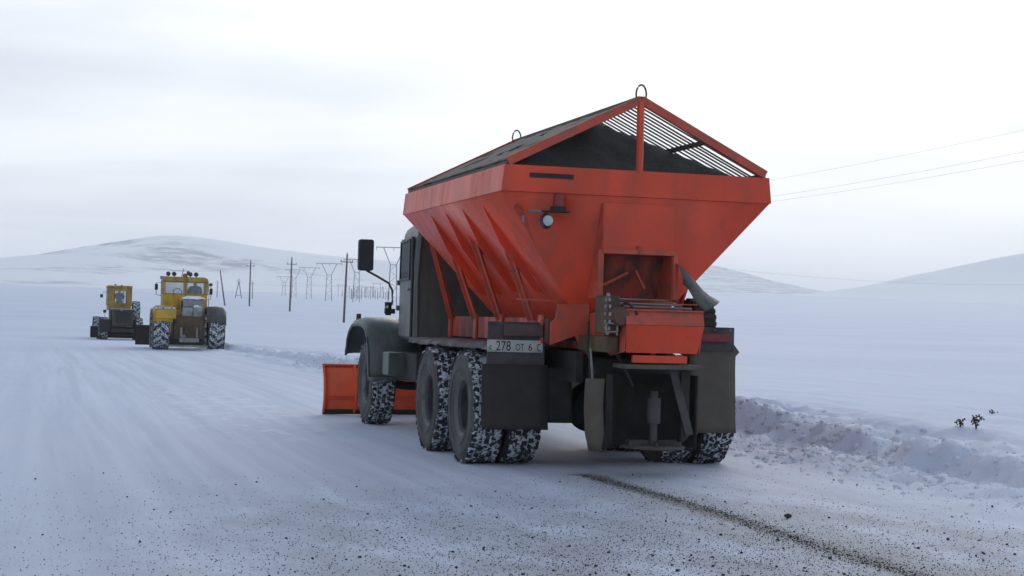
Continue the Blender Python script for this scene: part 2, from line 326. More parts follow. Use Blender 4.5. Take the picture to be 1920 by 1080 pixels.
def hill_mat(name, rock, lo, hi, bare=(.30, .30, .31)):
    m = bpy.data.materials.new(name); m.use_nodes = True; N = NT(m.node_tree); b = N.n['Principled BSDF']; b.inputs['Roughness'].default_value = .9; b.inputs['Specular IOR Level'].default_value = .1
    p = N.new('ShaderNodeNewGeometry').outputs['Position']
    f = N.ramp(N.noise(p, .0022, 8, .62, sc3=(1, .8, 1.3), dist=.3), lo, hi)
    f2 = N.ramp(N.noise(p, .02, 5, .6), .35, .6)
    N.link(N.mix(N.math('MULTIPLY', f, N.math('MULTIPLY', f2, rock)), (.90, .90, .90), bare), b.inputs['Base Color']); return m
def ridge(name, D, pts, front, backd, material, amp, seed):
    px = np.array([p[0] for p in pts], float); py = np.array([p[1] for p in pts], float)
    S = np.linspace(px[0], px[-1], 170); PY = np.interp(S, px, py); k = np.hanning(13); k /= k.sum(); PY = np.convolve(np.pad(PY, 6, 'edge'), k, 'valid')
    T = np.concatenate([np.linspace(-1, 0, 36), np.linspace(0, 1, 14)[1:]]); V = []
    for s, y_ in zip(S, PY):
        top = at_depth(s, y_, D)
        for t in T:
            DD = D+t*(front if t < 0 else backd); lat = top.x*_r.x+top.y*_r.y-(CAM.x*_r.x+CAM.y*_r.y)
            gp = Vector((CAM.x, CAM.y, 0))+Vector((_f.x, _f.y, 0))*DD+_r*lat
            base = float(terrain(gp.x, gp.y))-2
            e = min(1, (s-S[0])/(S[-1]-S[0])*8, (S[-1]-s)/(S[-1]-S[0])*8)
            h = max(0, top.z-base)*(1-abs(t))**1.25*(1 if t > -.02 else .55+.45*math.cos(pi*t)**2+.0)
            n_ = MN.fractal((gp.x/500+seed, gp.y/500, seed), 1, 2, 5)*amp*(1-abs(t)*.6)*min(1, h/30)
            V.append((gp.x, gp.y, base+h*e+(n_ if abs(t) > .02 else n_*.3)*e))
    nt = len(T); F = [(i*nt+j, (i+1)*nt+j, (i+1)*nt+j+1, i*nt+j+1) for i in range(len(S)-1) for j in range(nt-1)]
    mb = MB(); mb.add(V, F); o = mb.build(name, material, angle=180); tag(o, kind='structure'); return o
ridge('hill_left', 3500, [(-700, 505), (-300, 496), (-60, 494), (0, 490), (97, 469), (200, 452), (310, 436), (400, 446), (483, 462), (600, 477), (750, 490), (900, 508), (1100, 532)], 1500, 1400, hill_mat('left_hill_snow', .95, .49, .60, (.20, .20, .21)), 14, 1.3)
ridge('hill_right', 3100, [(1380, 560), (1480, 552), (1560, 545), (1640, 536), (1700, 521), (1780, 503), (1850, 487), (1920, 474), (2100, 455), (2500, 470), (2900, 540)], 1500, 1400, hill_mat('right_hill_snow', .3, .58, .68), 8, 4.1)
ridge('hill_far', 6500, [(950, 560), (1100, 515), (1250, 489), (1340, 497), (1420, 517), (1500, 543), (1560, 562), (1600, 575)], 1500, 2000, hill_mat('far_hill_bare', .95, .30, .45, (.22, .235, .25)), 10, 7.7)

# ------------------------------------------------------------------ spreader truck
TR = empty('spreader_truck', (0, 0, 0))
tag(TR, 'orange-red salt spreader truck with dark green cab and snow plough', 'truck')
RW, WW = .536, .30
def tyre_meshes():
    t = MB(); t.lathe([(-.10, .262), (-.135, .275), (-.152, .33), (-.156, .40), (-.150, .455), (-.138, .492), (-.128, .505), (.128, .505), (.138, .492), (.150, .455), (.156, .40), (.152, .33), (.135, .275), (.10, .262)], n=56)
    for sx in (-1, 1):
        t.lathe([(sx*.1545, .345), (sx*.160, .35), (sx*.160, .356), (sx*.155, .362)], n=56); t.lathe([(sx*.150, .442), (sx*.155, .447), (sx*.153, .456), (sx*.147, .46)], n=56)
    s = MB(); s.lathe([(-.128, .5055), (-.12, .514), (-.06, .517), (0, .515), (.06, .517), (.12, .514), (.128, .5055)], n=72)
    b = MB(); rr = random.Random(3); nb = 46
    for row, (xc, wd) in enumerate(((-.122, .055), (-.062, .048), (0, .05), (.062, .048), (.122, .055))):
        for k in range(nb):
            if row in (1, 2, 3) and rr.random() < .10: continue
            a = (k+.5*(row % 2)+rr.uniform(-.14, .14))*2*pi/nb; hw = wd*rr.uniform(.40, .52); ha = pi/nb*rr.uniform(.55, .80)
            sk = rr.uniform(-.5, .5)*ha; top = .536-rr.uniform(0, .006)-(.010 if row in (0, 4) else 0); x_ = xc+rr.uniform(-.006, .006)
            def P(xx, aa, r): return (xx, r*math.cos(aa), r*math.sin(aa))
            lo = [P(x_-hw, a-ha-sk, .500), P(x_+hw, a-ha+sk, .500), P(x_+hw, a+ha+sk, .500), P(x_-hw, a+ha-sk, .500)]
            c_ = .86; hi = [P(x_-hw*c_, a-ha*c_-sk, top), P(x_+hw*c_, a-ha*c_+sk, top), P(x_+hw*c_, a+ha*c_+sk, top), P(x_-hw*c_, a+ha*c_-sk, top)]
            b.hexa(lo, hi)
    return t.mesh('tyre', 'tyre'), s.mesh('packed_snow', 'tread_snow'), b.mesh('tread', 'tread', angle=20)
TY, TS, TB = tyre_meshes()
def rim_mesh(dish):
    r = MB(); d_ = -.09 if dish else .03
    r.lathe([(-.10, .262), (-.10, .235), (.08, .232), (.105, .25)], n=48)
    r.lathe([(.105, .25), (.130, .268), (.137, .28), (.128, .283)], n=48, mi=1)
    r.lathe([(.02, .236), (d_, .20), (d_-.01, .13), (d_+.03, .118), (d_+.10, .112), (d_+.125, .095), (d_+.13, .0)], n=40)
    for k in range(10):
        a = k*2*pi/10; c = (d_, .162*math.cos(a), .162*math.sin(a)); r.lathe([(-.01, .016), (.022, .016), (.026, .010), (.026, 0)], c, n=6)
    for k in range(6):
        a = k*2*pi/6+.2; c = (d_+.02, .215*math.cos(a), .215*math.sin(a)); r.lathe([(-.015, .02), (.012, .02), (.013, 0)], c, n=8)
    return r.mesh('wheel', ['rim', 'rim_edge'])
RIM_D, RIM_F = rim_mesh(True), rim_mesh(False)
def wheel(parent, x, y, z, out, rim, spin):
    wv = link('wheel', rim, parent); wv.location = (x, y, z); wv.rotation_euler = (spin, 0, 0 if out > 0 else pi)
    for nm, me in (('tyre', TY), ('tread', TB), ('packed_snow', TS)):
        o = link(nm, me, wv)
        if nm != 'tyre': o['kind'] = 'stuff'
    return wv
for sx in (-1, 1):
    wheel(TR, sx*.985, 5.48, RW-.012, sx, RIM_F, 1.1*sx)
    for yy in (0, 1.4):
        wheel(TR, sx*1.135, yy, RW-.012, sx, RIM_D, .4+yy*2+sx)
        wheel(TR, sx*.775, yy, RW-.012, -sx, RIM_D, 1.9+yy+sx)
# chassis
for sx in (-1, 1):
    MB().box(sx*.43-.04, sx*.43+.04, -.95, 6.75, .80, 1.08).build('frame_rail', 'black', TR, .008)
    for yy in (.7, 5.48):
        m = MB()
        for k in range(8): L = .62-.055*k; m.box(sx*.52-.045, sx*.52+.045, yy-L, yy+L, (.60 if yy < 1 else .62)+.018*k, (.60 if yy < 1 else .62)+.018*k+.015)
        m.build('leaf_spring', 'black', TR)
    MB().box(sx*.52-.07, sx*.52+.07, .55, .85, .50, .80).build('spring_saddle', 'black', TR, .01)
for yy in (-.85, 2.2, 3.6):
    MB().box(-.39, .39, yy-.04, yy+.04, .84, 1.03).build('cross_member', 'black', TR, .006)
for yy in (0, 1.4):
    m = MB(); m.tube([(-1.0, yy, .524), (1.0, yy, .524)], .075, 14)
    m.build('axle', 'black', TR)
    m = MB(); m.lathe([(-.19, .0), (-.185, .12), (-.13, .20), (0, .245), (.13, .20), (.185, .12), (.19, 0)], (0, yy, .54), 'y', 22); m.tube([(0, yy, .62), (0, yy, .86)], .11, 12)
    m.build('differential', 'black', TR)
MB().tube([(0, 1.55, .80), (0, 4.0, .85)], .06, 10).build('drive_shaft', 'black', TR)
MB().tube([(-.98, 5.48, .524), (-.6, 5.48, .48), (.6, 5.48, .48), (.98, 5.48, .524)], .055, 10).build('axle', 'black', TR)
m = MB(); m.box(-.98, -.50, 3.25, 4.35, .62, .93); m.build('tool_box', 'black', TR, .015)
m = MB(); m.box(-1.17, -.95, 3.88, 4.22, .66, .93); m.build('battery_box', 'green', TR, .012)
m = MB(); m.tube([(.78, 3.2, .72), (.78, 4.5, .72)], .27, 20); m.build('fuel_tank', 'green', TR)
# cab
cb = MB(); prof = [(-1.06, 1.08), (-1.06, 1.75), (-1.03, 2.26)]+[(-.86+.17*math.cos(R(a)), 2.27+.17*math.sin(R(a))) for a in (165, 140, 115, 95)]+[(-.45, 2.475), (0, 2.49)]
prof = prof+[(-x_, z_) for x_, z_ in prof[-2::-1]]
cb.prism(prof, 3.10, 4.42); cab = cb.build('cab', 'green', TR, .045)
d_ = MB(); d_.prism([(3.30, 1.12), (4.36, 1.12), (4.36, 1.78), (4.30, 2.26), (3.30, 2.26)], -1.078, -1.058, 'x'); door = d_.build('door', 'green', cab, .006); door.rotation_euler = (0, 0, 0)
dm = MB(); dm.prism([(3.38, 1.80), (4.27, 1.80), (4.23, 2.20), (3.38, 2.20)], -1.086, -1.079, 'x'); dm.build('window_pane', 'glass_dark', cab)
dm = MB()
for (a, b_) in (((3.36, 1.78), (4.29, 1.78)), ((4.29, 1.78), (4.25, 2.22)), ((4.25, 2.22), (3.36, 2.22)), ((3.36, 2.22), (3.36, 1.78))): dm.bar((-1.083, *a), (-1.083, *b_), .03, .024)
dm.build('window_frame', 'mirror_back', cab)
MB().bar((-1.088, 3.36, 1.66), (-1.088, 3.50, 1.66), .03, .025).build('door_handle', 'steel', cab, .004)
MB().tube([(-1.075, 3.20, 1.12), (-1.075, 3.20, 2.25)], .017, 8).build('grab_rail', 'mirror_back', cab)
for zz_ in (1.42, 1.72): MB().box(-1.105, -1.06, 4.37, 4.46, zz_, zz_+.06).build('door_hinge', 'green', cab, .006)
dm = MB(); dm.box(-.55, .55, 3.085, 3.099, 1.75, 2.18); dm.build('rear_window', 'glass_dark', cab)
MB().tube([(-1.02, 3.085, 1.10), (-1.03, 3.085, 1.75), (-1.0, 3.085, 2.25), (-.86, 3.085, 2.42), (0, 3.085, 2.47)], .014, 8).build('rear_seam', 'green', cab)
dm = MB(); dm.box(-1.0, 1.0, 4.425, 4.44, 1.80, 2.20); dm.build('windscreen', 'glass_dark', cab)
for o_ in [cab]+list(cab.children):
    if o_.data.users == 1:
        for v_ in o_.data.vertices: v_.co.x *= 1-.115*min(1, max(0, (v_.co.y-3.1)/1.32))
# hood, grille, bumper, fenders
hd = MB(); hp = [(-.62, 1.05), (-.60, 1.50), (-.48, 1.66), (0, 1.70), (.48, 1.66), (.60, 1.50), (.62, 1.05)]
n_ = len(hp); hv = [(x_*1.12, 4.42, z_*1.03-.03) for x_, z_ in hp]+[(x_*.86, 6.25, z_*.97) for x_, z_ in hp]
hd.add(hv, [tuple(range(n_)), tuple(range(2*n_-1, n_-1, -1))]+[(i, i+n_, (i+1) % n_+n_, (i+1) % n_) for i in range(n_)]); hood = hd.build('hood', 'green', TR, .02)
for k in range(9): MB().box(-.50+k*.125-.03, -.50+k*.125+.03, 6.25, 6.285, 1.06, 1.52).build('grille_slat', 'green', hood)
MB().box(-.85, .85, 6.62, 6.80, .62, .88).build('bumper', 'black', TR, .02)
fen = MB(); fpr = [(4.60, .58), (4.66, .72), (4.72, .95), (4.80, 1.14), (4.95, 1.26), (5.20, 1.315), (5.60, 1.325), (5.90, 1.30), (6.12, 1.21), (6.26, 1.08), (6.33, .92), (6.34, .86)]
def fender(sx):
    f = MB(); x_in, x_out = .60, 1.235; sec = [(x_in, 0), (.95, .004), (1.12, 0), (1.20, -.025), (1.235, -.07), (1.24, -.11)]
    cy, cz = 5.48, .55; V = []
    for (yy, zz_) in fpr:
        nrm = Vector((yy-cy, zz_-cz)).normalized()
        for xo, dn in sec: V.append((sx*xo, yy+nrm.x*dn, zz_+nrm.y*dn))
    k = len(sec); F = [(i*k+j, i*k+j+1, (i+1)*k+j+1, (i+1)*k+j) for i in range(len(fpr)-1) for j in range(k-1)]
    f.add(V, F)
    o = f.build('fender', 'green', TR, solid=.012)
    MB().tube([(sx*1.24, y_+(cy-y_)*.06, z_+(cz-z_)*.10) for y_, z_ in fpr], .012, 6).build('fender_lip', 'green', o)
    MB().box(min(sx*.6, sx*.62), max(sx*.6, sx*.62), 4.7, 6.2, .9, 1.28).build('inner_panel', 'black', o)
    MB().tube([(sx*1.13, 6.02, 1.26), (sx*1.13, 6.02, 1.37)], [.035, .03], 10).build('marker_lamp', 'mirror_back', o)
for sx in (-1, 1): fender(sx)
MB().box(-1.26, -1.0, 4.35, 4.64, .575, .615).build('step', 'deck', TR, .006)
MB().box(1.0, 1.26, 4.35, 4.64, .575, .615).build('step', 'deck', TR, .006)
# mirrors
for sx in (-1, 1):
    mr = MB(); mr.tube([(sx*1.10, 4.42, 1.44), (sx*1.02, 4.75, 1.47), (sx*.925, 4.93, 1.50), (sx*.915, 4.98, 1.66), (sx*.96, 5.0, 1.755), (sx*1.10, 5.0, 1.83), (sx*1.24, 5.0, 1.90), (sx*1.25, 5.0, 1.95)], .014, 8)
    mo = mr.build('mirror_arm', 'mirror_back', TR)
    mh = MB(); cx_, zc = sx*1.255, 2.09; hw_, hh, cr = .094, .192, .03
    rr_ = [(cx_+px_*(hw_-cr)+cr*math.cos(R(a)), zc+pz*(hh-cr)+cr*math.sin(R(a))) for px_, pz, a0 in ((1, 1, 0), (-1, 1, 90), (-1, -1, 180), (1, -1, 270)) for a in (a0, a0+30, a0+60, a0+90)]
    mh.prism(rr_, 4.975, 5.05); mh.build('mirror_head', 'mirror_back', mo, .01)
    mg = MB(); mg.prism([(cx_+(a-cx_)*.88, zc+(b-zc)*.93) for a, b in rr_], 4.970, 4.9745); mg.build('mirror_glass', mat('mirror_glass', (.05, .052, .056), .25, .0), mo)
    MB().tube([(sx*1.0, 4.80, 1.36), (sx*1.0, 4.80, 1.52)], [.035, .045], 10).build('mirror_clamp', 'black', mo)
    MB().box(min(sx*.93, sx*1.05), max(sx*.93, sx*1.05), 4.72, 4.79, 1.38, 1.44).build('clamp_bracket', 'black', mo)
# mudguard deck over the rear wheels
for sx in (-1, 1):
    m = MB(); rr = random.Random(5+sx); k = 26; V = []
    for i in range(k+1):
        yy = -.58+3.5*i/k; e = rr.uniform(-.012, .012)
        for x_, z_ in ((.62, 1.135), (.95, 1.13), (1.13, 1.115+e*.5), (1.165+e, 1.072+e)): V.append((sx*x_, yy, z_+rr.uniform(-.004, .004)))
    F = [(i*4+j, i*4+j+1, i*4+j+5, i*4+j+4) for i in range(k) for j in range(3)]
    m.add(V, F); m.build('mudguard', 'deck', TR, solid=.006, angle=180)
# plough
pb = MB(); V = []; xs = np.linspace(-1.36, 1.5, 13); prf = [(.00, .03), (.045, .10), (.08, .22), (.08, .36), (.05, .50), (-.03, .62), (-.10, .68)]
for i, x_ in enumerate(xs):
    for dy, z_ in prf: V.append((x_, 7.22+(x_+1.36)*.10-dy+.0, z_))
k = len(prf); pb.add(V, [(i*k+j, (i+1)*k+j, (i+1)*k+j+1, i*k+j+1) for i in range(len(xs)-1) for j in range(k-1)])
plow = pb.build('plough_blade', 'plough', TR, solid=.012)
for x_ in (-1.36, -.93, -.45, .05, .55, 1.05, 1.5):
    m = MB(); y0 = 7.22+(x_+1.36)*.10; m.prism([(y0-dy-.008, z_) for dy, z_ in prf]+[(y0-dy-.06, z_) for dy, z_ in prf[::-1]], x_-.012, x_+.012, 'x'); m.build('blade_rib', 'plough', plow)
MB().bar((-1.36, 7.21, .055), (1.5, 7.496, .055), .05, .10).build('cutting_edge', 'black', plow)
MB().bar((-1.36, 7.13, .23), (1.5, 7.416, .23), .05, .05).build('back_beam', 'red', plow)
MB().bar((-1.36, 7.275, .665), (1.5, 7.56, .665), .045, .03).build('top_edge', 'red', plow)
for sx in (-1, 1): MB().bar((sx*.42, 6.6, .62), (sx*.55, 7.25, .32), .09, .09).build('push_arm', 'red_dirty', plow)
# hopper
YR, YF, ZT, ZB = -1.213, 2.837, 2.696, 2.471
WT, WB_, XB, ZBOT, YRB, YFB = 1.246, 1.270, .375, 1.36, -.72, 2.05
hp_ = MB(); cz = ZB
A = [(-1.262, YR+.012, cz), (1.262, YR+.012, cz), (1.262, YF-.012, cz), (-1.262, YF-.012, cz)]
B_ = [(-XB, YRB, ZBOT), (XB, YRB, ZBOT), (XB, YFB, ZBOT), (-XB, YFB, ZBOT)]
hp_.add(A+B_, [(0, 1, 5, 4), (1, 2, 6, 5), (2, 3, 7, 6), (3, 0, 4, 7), (4, 5, 6, 7)]); hopper = hp_.build('hopper', 'red', TR, solid=.01, fix=False)
rm = MB(); T_ = [(-WT, YR, ZT), (WT, YR, ZT), (WT, YF, ZT), (-WT, YF, ZT)]; L_ = [(-WB_, YR, ZB), (WB_, YR, ZB), (WB_, YF, ZB), (-WB_, YF, ZB)]
Li = [(-WB_+.02, YR+.02, ZB-.004), (WB_-.02, YR+.02, ZB-.004), (WB_-.02, YF-.02, ZB-.004), (-WB_+.02, YF-.02, ZB-.004)]
Ti = [(-WT+.07, YR+.07, ZT+.004), (WT-.07, YR+.07, ZT+.004), (WT-.07, YF-.07, ZT+.004), (-WT+.07, YF-.07, ZT+.004)]
rm.add(Li+L_+T_+Ti, [(i+4*k_, (i+1) % 4+4*k_, (i+1) % 4+4*k_+4, i+4*k_+4) for k_ in range(3) for i in range(4)]); rm.build('rim_band', 'red', hopper, solid=.01, fix=False)
def wallx(z): return 1.262-(1.262-XB)*(ZB-z)/(ZB-ZBOT)
for sx in (-1, 1):
    for yy in (-.33, .42, 1.10, 1.72):
        m = MB(); z2 = 1.62; m.prism([(sx*(wallx(2.44)+.002), 2.452), (sx*(wallx(2.05)+.105), 2.05), (sx*(wallx(z2)+.10), z2), (sx*(wallx(z2)-.0), z2-.03), (sx*(wallx(2.05)), 2.05)], yy-.006, yy+.006); m.build('rib', 'red', hopper)
    for yy in (-.25, .85, 1.82, 2.85):
        yt = min(yy, 2.55); m = MB(); p1 = Vector((sx*1.03, yt, 2.28)); p0 = Vector((sx*.70, yy-.05, 1.35))
        m.bar(p0, p1, .008, .075, (sx, 0, .3)); m.bar(p0+Vector((0, -.035, 0)), p1+Vector((0, -.035, 0)), .075, .008, (sx, 0, .3)); m.build('strut', 'red_worn', hopper)
        m = MB(); m.bar(p1+Vector((sx*.03, -.09, .03)), p1+Vector((sx*.03, .09, .03)), .10, .012, (sx*.2, 0, 1)); m.build('strut_pad', 'red_worn', hopper)
    # long base rail with posts
    MB().box(sx*.62-.06, sx*.62+.06, -.74, 2.95, 1.15, 1.37).build('base_rail', 'red_dirty', hopper, .006)
    for yy in (-.6, .75, 1.75, 2.85):
        MB().box(min(sx*.685, sx*.71), max(sx*.685, sx*.71), yy-.05, yy+.05, 1.14, 1.40).build('post', 'red_worn', hopper, .003)
    # corner seam strip down the rear wall edge
    if sx < 0: m = MB(); m.bar((sx*1.13, YR+.035, 2.35), (sx*.50, YRB-.010, 1.56), .05, .012, (0, -1, .3)); m.build('corner_strip', 'red_dirty', hopper)
    m = MB(); m.bar((sx*.95, -.66, 1.535), (sx*.42, -.72, 1.53), .03, .012); m.build('ledge', 'red_worn', hopper)
    m = MB(); m.prism([(sx*q_[0], q_[1]) for q_ in ((.62, 1.37), (.60, 1.50), (.30, 1.51), (.30, 1.05), (.345, 1.06), (.43, 1.215), (.665, 1.13), (.665, 1.33))], -.80, -.775); m.build('end_plate', 'red_worn', hopper, .004)
m = MB(); m.box(-XB+.01, XB-.01, YRB+.02, YFB+.5, 1.10, 1.365); m.build('trough', 'red_dirty', hopper, .006)
# rear neck over the conveyor
for sx in (-1, 1):
    m = MB(); m.prism([(YR-.012, 2.40), (YR-.012, 1.56), (-.72, 1.56), (-.74, 1.6), (-1.17, 2.40)], sx*.33-.008, sx*.33+.008, 'x'); m.build('neck_side', 'red_worn', hopper)
    m = MB(); m.box(sx*.352-.022, sx*.352+.022, YR-.03, YR-.018, 1.57, 1.99); m.build('neck_flange', 'red_worn', hopper)
m = MB(); m.prism([(-.33, 2.40), (.33, 2.40), (.33, 1.97), (-.33, 1.97)], YR-.016, YR-.006); m.build('neck_front', 'red', hopper)
m = MB(); m.box(-.34, .34, YR-.04, YR-.017, 1.955, 2.0); m.build('neck_lintel', 'red_worn', hopper, .003)
m = MB(); m.hexa([(-.32, -1.0, 1.95), (.32, -1.0, 1.95), (.32, -.99, 1.95), (-.32, -.99, 1.95)], [(-.32, -.86, 1.58), (.32, -.86, 1.58), (.32, -.85, 1.58), (-.32, -.85, 1.58)]); m.build('gate_plate', 'red_dirty', hopper)
for a, b_ in (((-.26, 1.68), (-.02, 1.80)), ((.05, 1.82), (.14, 1.66))): MB().bar((a[0], -1.02, a[1]), (b_[0], -1.02, b_[1]), .02, .03, (0, 1, 0)).build('gate_bar', 'red_worn', hopper)
MB().tube([(.0, -1.24, 1.96), (.0, -1.25, 2.03)], .02, 8).build('gate_handle', 'red_dirty', hopper)
MB().box(-1.02, -.62, YR-.012, YR-.003, 2.595, 2.635).build('rear_slot', 'black', hopper)
# roof grate
RG = empty('roof_grate', (0, 0, 0), parent=TR); ZA = 3.335
for yy in (YR+.02, YF-.02):
    for sx in (-1, 1):
        m = MB(); m.bar((sx*(WT-.03), yy, ZT+.03), (0, yy, ZA), .05, .075, (0, -1, 0) if False else (0, 0, 1)); m.build('rafter', 'red_worn', RG, .004)
    MB().tube([(0, yy, ZT-.02), (0, yy, ZA-.01)], .033, 10).build('gable_post', 'red', RG)
    m = MB(); m.tube([(.0+.048*math.cos(R(a)), yy, ZA+.05+.085*math.sin(R(a))) for a in range(-40, 221, 20)], .0085, 7); m.build('lifting_ring', 'grate', RG)
MB().bar((0, YR, ZA+.005), (0, YF, ZA+.005), .07, .05).build('ridge_beam', 'grate', RG, .004)
nb = 37
barm = {}
for sx in (-1, 1):
    m = MB(); dirv = Vector((sx*(WT-.03), 0, ZT+.035-ZA+.012)); m.bar((0, 0, 0), dirv, .016, .013); barm[sx] = m.mesh('bar', 'grate')
    for k in range(nb):
        o = link('bar', barm[sx], RG); o.location = (0, YR+.085+(YF-YR-.17)*k/(nb-1)+random.uniform(-.006, .006), ZA-.012); o.rotation_euler = (0, random.uniform(-.004, .004), random.uniform(-.006, .006))
    for fr in (.47,):
        m = MB(); x_ = sx*(WT-.03)*fr*1.1; z_ = ZA+(ZT+.035-ZA)*fr*1.1-.03; m.bar((x_, YR+.04, z_), (x_, YF-.04, z_), .03, .04); m.build('purlin', 'grate', RG)
    m = MB(); m.bar((sx*(WT-.05), YR+.03, ZT+.02), (sx*(WT-.05), YF-.03, ZT+.02), .06, .03); m.build('eave_beam', 'grate', RG)
# caked mud and old snow lying on the left slope of the grate
m = MB(); rr = random.Random(11); nu, nv = 70, 20; V = []
for i in range(nu+1):
    for j in range(nv+1):
        fr = .06+.92*j/nv; yy = YR+.12+(YF-YR-.16)*i/nu; n_ = MN.fractal((yy*2.2, fr*5, 3), 1, 2, 4); V.append((-(WT-.03)*fr, yy, ZA+(ZT+.035-ZA)*fr+.012+.016*n_))
F = []
for i in range(nu):
    for j in range(nv):
        if MN.fractal((i*.13, j*.22, 8), 1, 2, 3) > -.42: a = i*(nv+1)+j; F.append((a, a+1, a+nv+2, a+nv+1))
m.add(V, F); cr = m.build('caked_mud', 'grate', RG, solid=.012, angle=180); cr['kind'] = 'stuff'
# grit load
m = MB(); nu, nv = 50, 40; V = []
for i in range(nu+1):
    for j in range(nv+1):
        yy = YR+.06+(YF-YR-.12)*i/nu; x_ = -1.2+2.4*j/nv; t = i/nu
        h = 2.58+.62*(yy+1.05+.25*max(0, -x_))*(yy > -1.2)+.05*MN.fractal((x_*3, yy*3, 1), 1, 2, 4)
        V.append((x_, yy, min(h, ZA-abs(x_)*.52-.035)))
m.add(V, [(i*(nv+1)+j, i*(nv+1)+j+1, (i+1)*(nv+1)+j+1, (i+1)*(nv+1)+j) for i in range(nu) for j in range(nv)]); gl = m.build('grit_load', 'grit', angle=180)
tag(gl, 'dark heap of sand and grit filling the red hopper under its roof bars', 'grit')
# lamps on rear wall
wl = MB(); wl.lathe([(-.04, .0), (-.04, .05), (0, .062), (.035, .062), (.035, 0)], (-.885, YR-.10, 2.215), 'y', 16); lamp = wl.build('work_lamp', 'mirror_back', TR, .004)
for v_ in lamp.data.vertices: v_.co.z = 2.215+(v_.co.z-2.215)*1.15; v_.co.x = -.885+(v_.co.x+.885)*.85
m = MB(); m.lathe([(-.046, 0), (-.043, .045), (-.040, .045)], (-.885, YR-.10, 2.215), 'y', 16); m.build('lamp_lens', 'lens_white', lamp)
m = MB(); m.box(-.93, -.68, YR-.14, YR+.02, 2.295, 2.305); m.build('lamp_bracket', 'black', lamp)
m = MB(); m.tube([(-1.08, YR-.04, 2.20), (-1.085, YR-.06, 2.25), (-1.05, YR-.07, 2.295), (-.98, YR-.07, 2.30), (-.92, YR-.08, 2.29)], .012, 8); m.build('lamp_cable', 'steel', lamp)
m = MB(); m.lathe([(-.02, .07), (.02, .07), (.02, 0)], (-.77, YR-.055, 2.325), 'z', 16); bc = m.build('beacon_base', 'black', TR)
m = MB(); m.lathe([(0, .05), (.10, .047), (.12, .03), (.125, 0)], (-.765, YR-.055, 2.345), 'z', 16); m.build('beacon_lens', 'lens_red', bc)
# conveyor, discharge hood, spinner
CV = empty('conveyor', (0, 0, 0), parent=TR)
for sx, x_ in ((-1, -.29), (1, .40)):
    m = MB(); m.prism([(-1.74, 1.46), (-1.78, 1.33), (-1.72, 1.10), (-1.40, 1.06), (-.70, 1.22), (-.70, 1.42), (-1.40, 1.46)], x_-.006, x_+.006, 'x'); m.build('conveyor_side', 'red_worn', CV)
m = MB(); m.hexa([(-.30, -1.765, 1.46), (.41, -1.765, 1.46), (.41, -1.755, 1.46), (-.30, -1.755, 1.46)], [(-.30, -1.80, 1.335), (.41, -1.80, 1.335), (.41, -1.79, 1.335), (-.30, -1.79, 1.335)]); m.build('hood_upper_plate', 'red_worn', CV)
m = MB(); m.hexa([(-.30, -1.80, 1.332), (.41, -1.80, 1.332), (.41, -1.79, 1.332), (-.30, -1.79, 1.332)], [(-.27, -1.72, 1.095), (.38, -1.72, 1.095), (.38, -1.71, 1.095), (-.27, -1.71, 1.095)]); m.build('hood_lower_plate', 'red', CV)
MB().box(-.30, .41, -1.79, -1.745, 1.455, 1.468).build('hood_top_lip', 'red_worn', CV)
MB().box(-.20, .30, -1.70, -1.66, 1.01, 1.075).build('discharge_lip', 'red', CV, .004)
MB().box(-.26, .46, -1.70, -1.35, .955, .995).build('dust_plate', 'olive', CV, .006)
m = MB(); m.tube([(-.28, -1.60, 1.33), (.39, -1.60, 1.33)], .10, 18); m.build('drive_roller', 'black', CV)
m = MB(); m.box(-.27, .38, -1.55, .4, 1.40, 1.43); m.build('conveyor_belt', 'rubber_flap', CV)
for k in range(9): MB().box(-.26, .37, -1.50+k*.13, -1.46+k*.13, 1.431, 1.455).build('belt_cleat', 'steel' if k in (1, 4) else 'black', CV)
for zz_, yy in ((1.52, -1.30), (1.49, -1.52), (1.56, -1.18)): MB().tube([(-.32, yy, zz_), (.40, yy, zz_-.005)], .010, 7).build('cross_rod', 'steel', CV)
m = MB(); m.box(-.42, -.31, -1.66, -1.30, 1.25, 1.58); gb = m.build('gearbox', 'grease', CV, .015)
m = MB(); m.lathe([(-.06, .0), (-.06, .07), (-.02, .085), (.10, .085), (.10, 0)], (-.335, -1.72, 1.40), 'y', 16); m.build('hydraulic_motor', 'red_dirty', CV)
for k in range(16):
    a = k*2*pi/16; m = MB(); m.box(-.445, -.43, -.014, .014, -.010, .010); o = m.build('chain_link', 'steel', CV); yy = -1.70+.06*math.sin(a); zz_ = 1.42+.17*math.cos(a); o.location = (0.0, yy, zz_); o.rotation_euler = (math.atan2(.17*-math.sin(a), .06*math.cos(a)), 0, 0)
for x_ in (-.44, -.35): MB().bar((x_, -1.70, 1.24), (x_, -1.70, 1.30), .012, .012).build('bracket_bar', 'steel', CV)
m = MB()
for a, b_ in (((-.46, 1.27), (-.36, 1.27)), ((-.36, 1.27), (-.36, 1.34)), ((-.36, 1.34), (-.46, 1.34)), ((-.46, 1.34), (-.46, 1.27))): m.bar((a[0], -1.735, a[1]), (b_[0], -1.735, b_[1]), .012, .012)
m.build('bracket_frame', 'steel', CV)
for pth in ([(-.34, -1.62, 1.45), (-.26, -1.68, 1.53), (-.22, -1.74, 1.47), (-.20, -1.78, 1.42)], [(-.38, -1.40, 1.30), (-.30, -1.5, 1.12), (-.2, -1.5, .95), (-.1, -1.45, .80)], [(-.44, -1.2, 1.35), (-.48, -1.3, 1.1), (-.42, -1.35, .9)]): MB().tube(pth, .014, 8).build('hydraulic_hose', 'rubber_flap', CV)
m = MB(); m.box(-.42, -.305, -1.62, -.85, 1.09, 1.23); m.build('conveyor_bracket', 'grease', CV, .01)
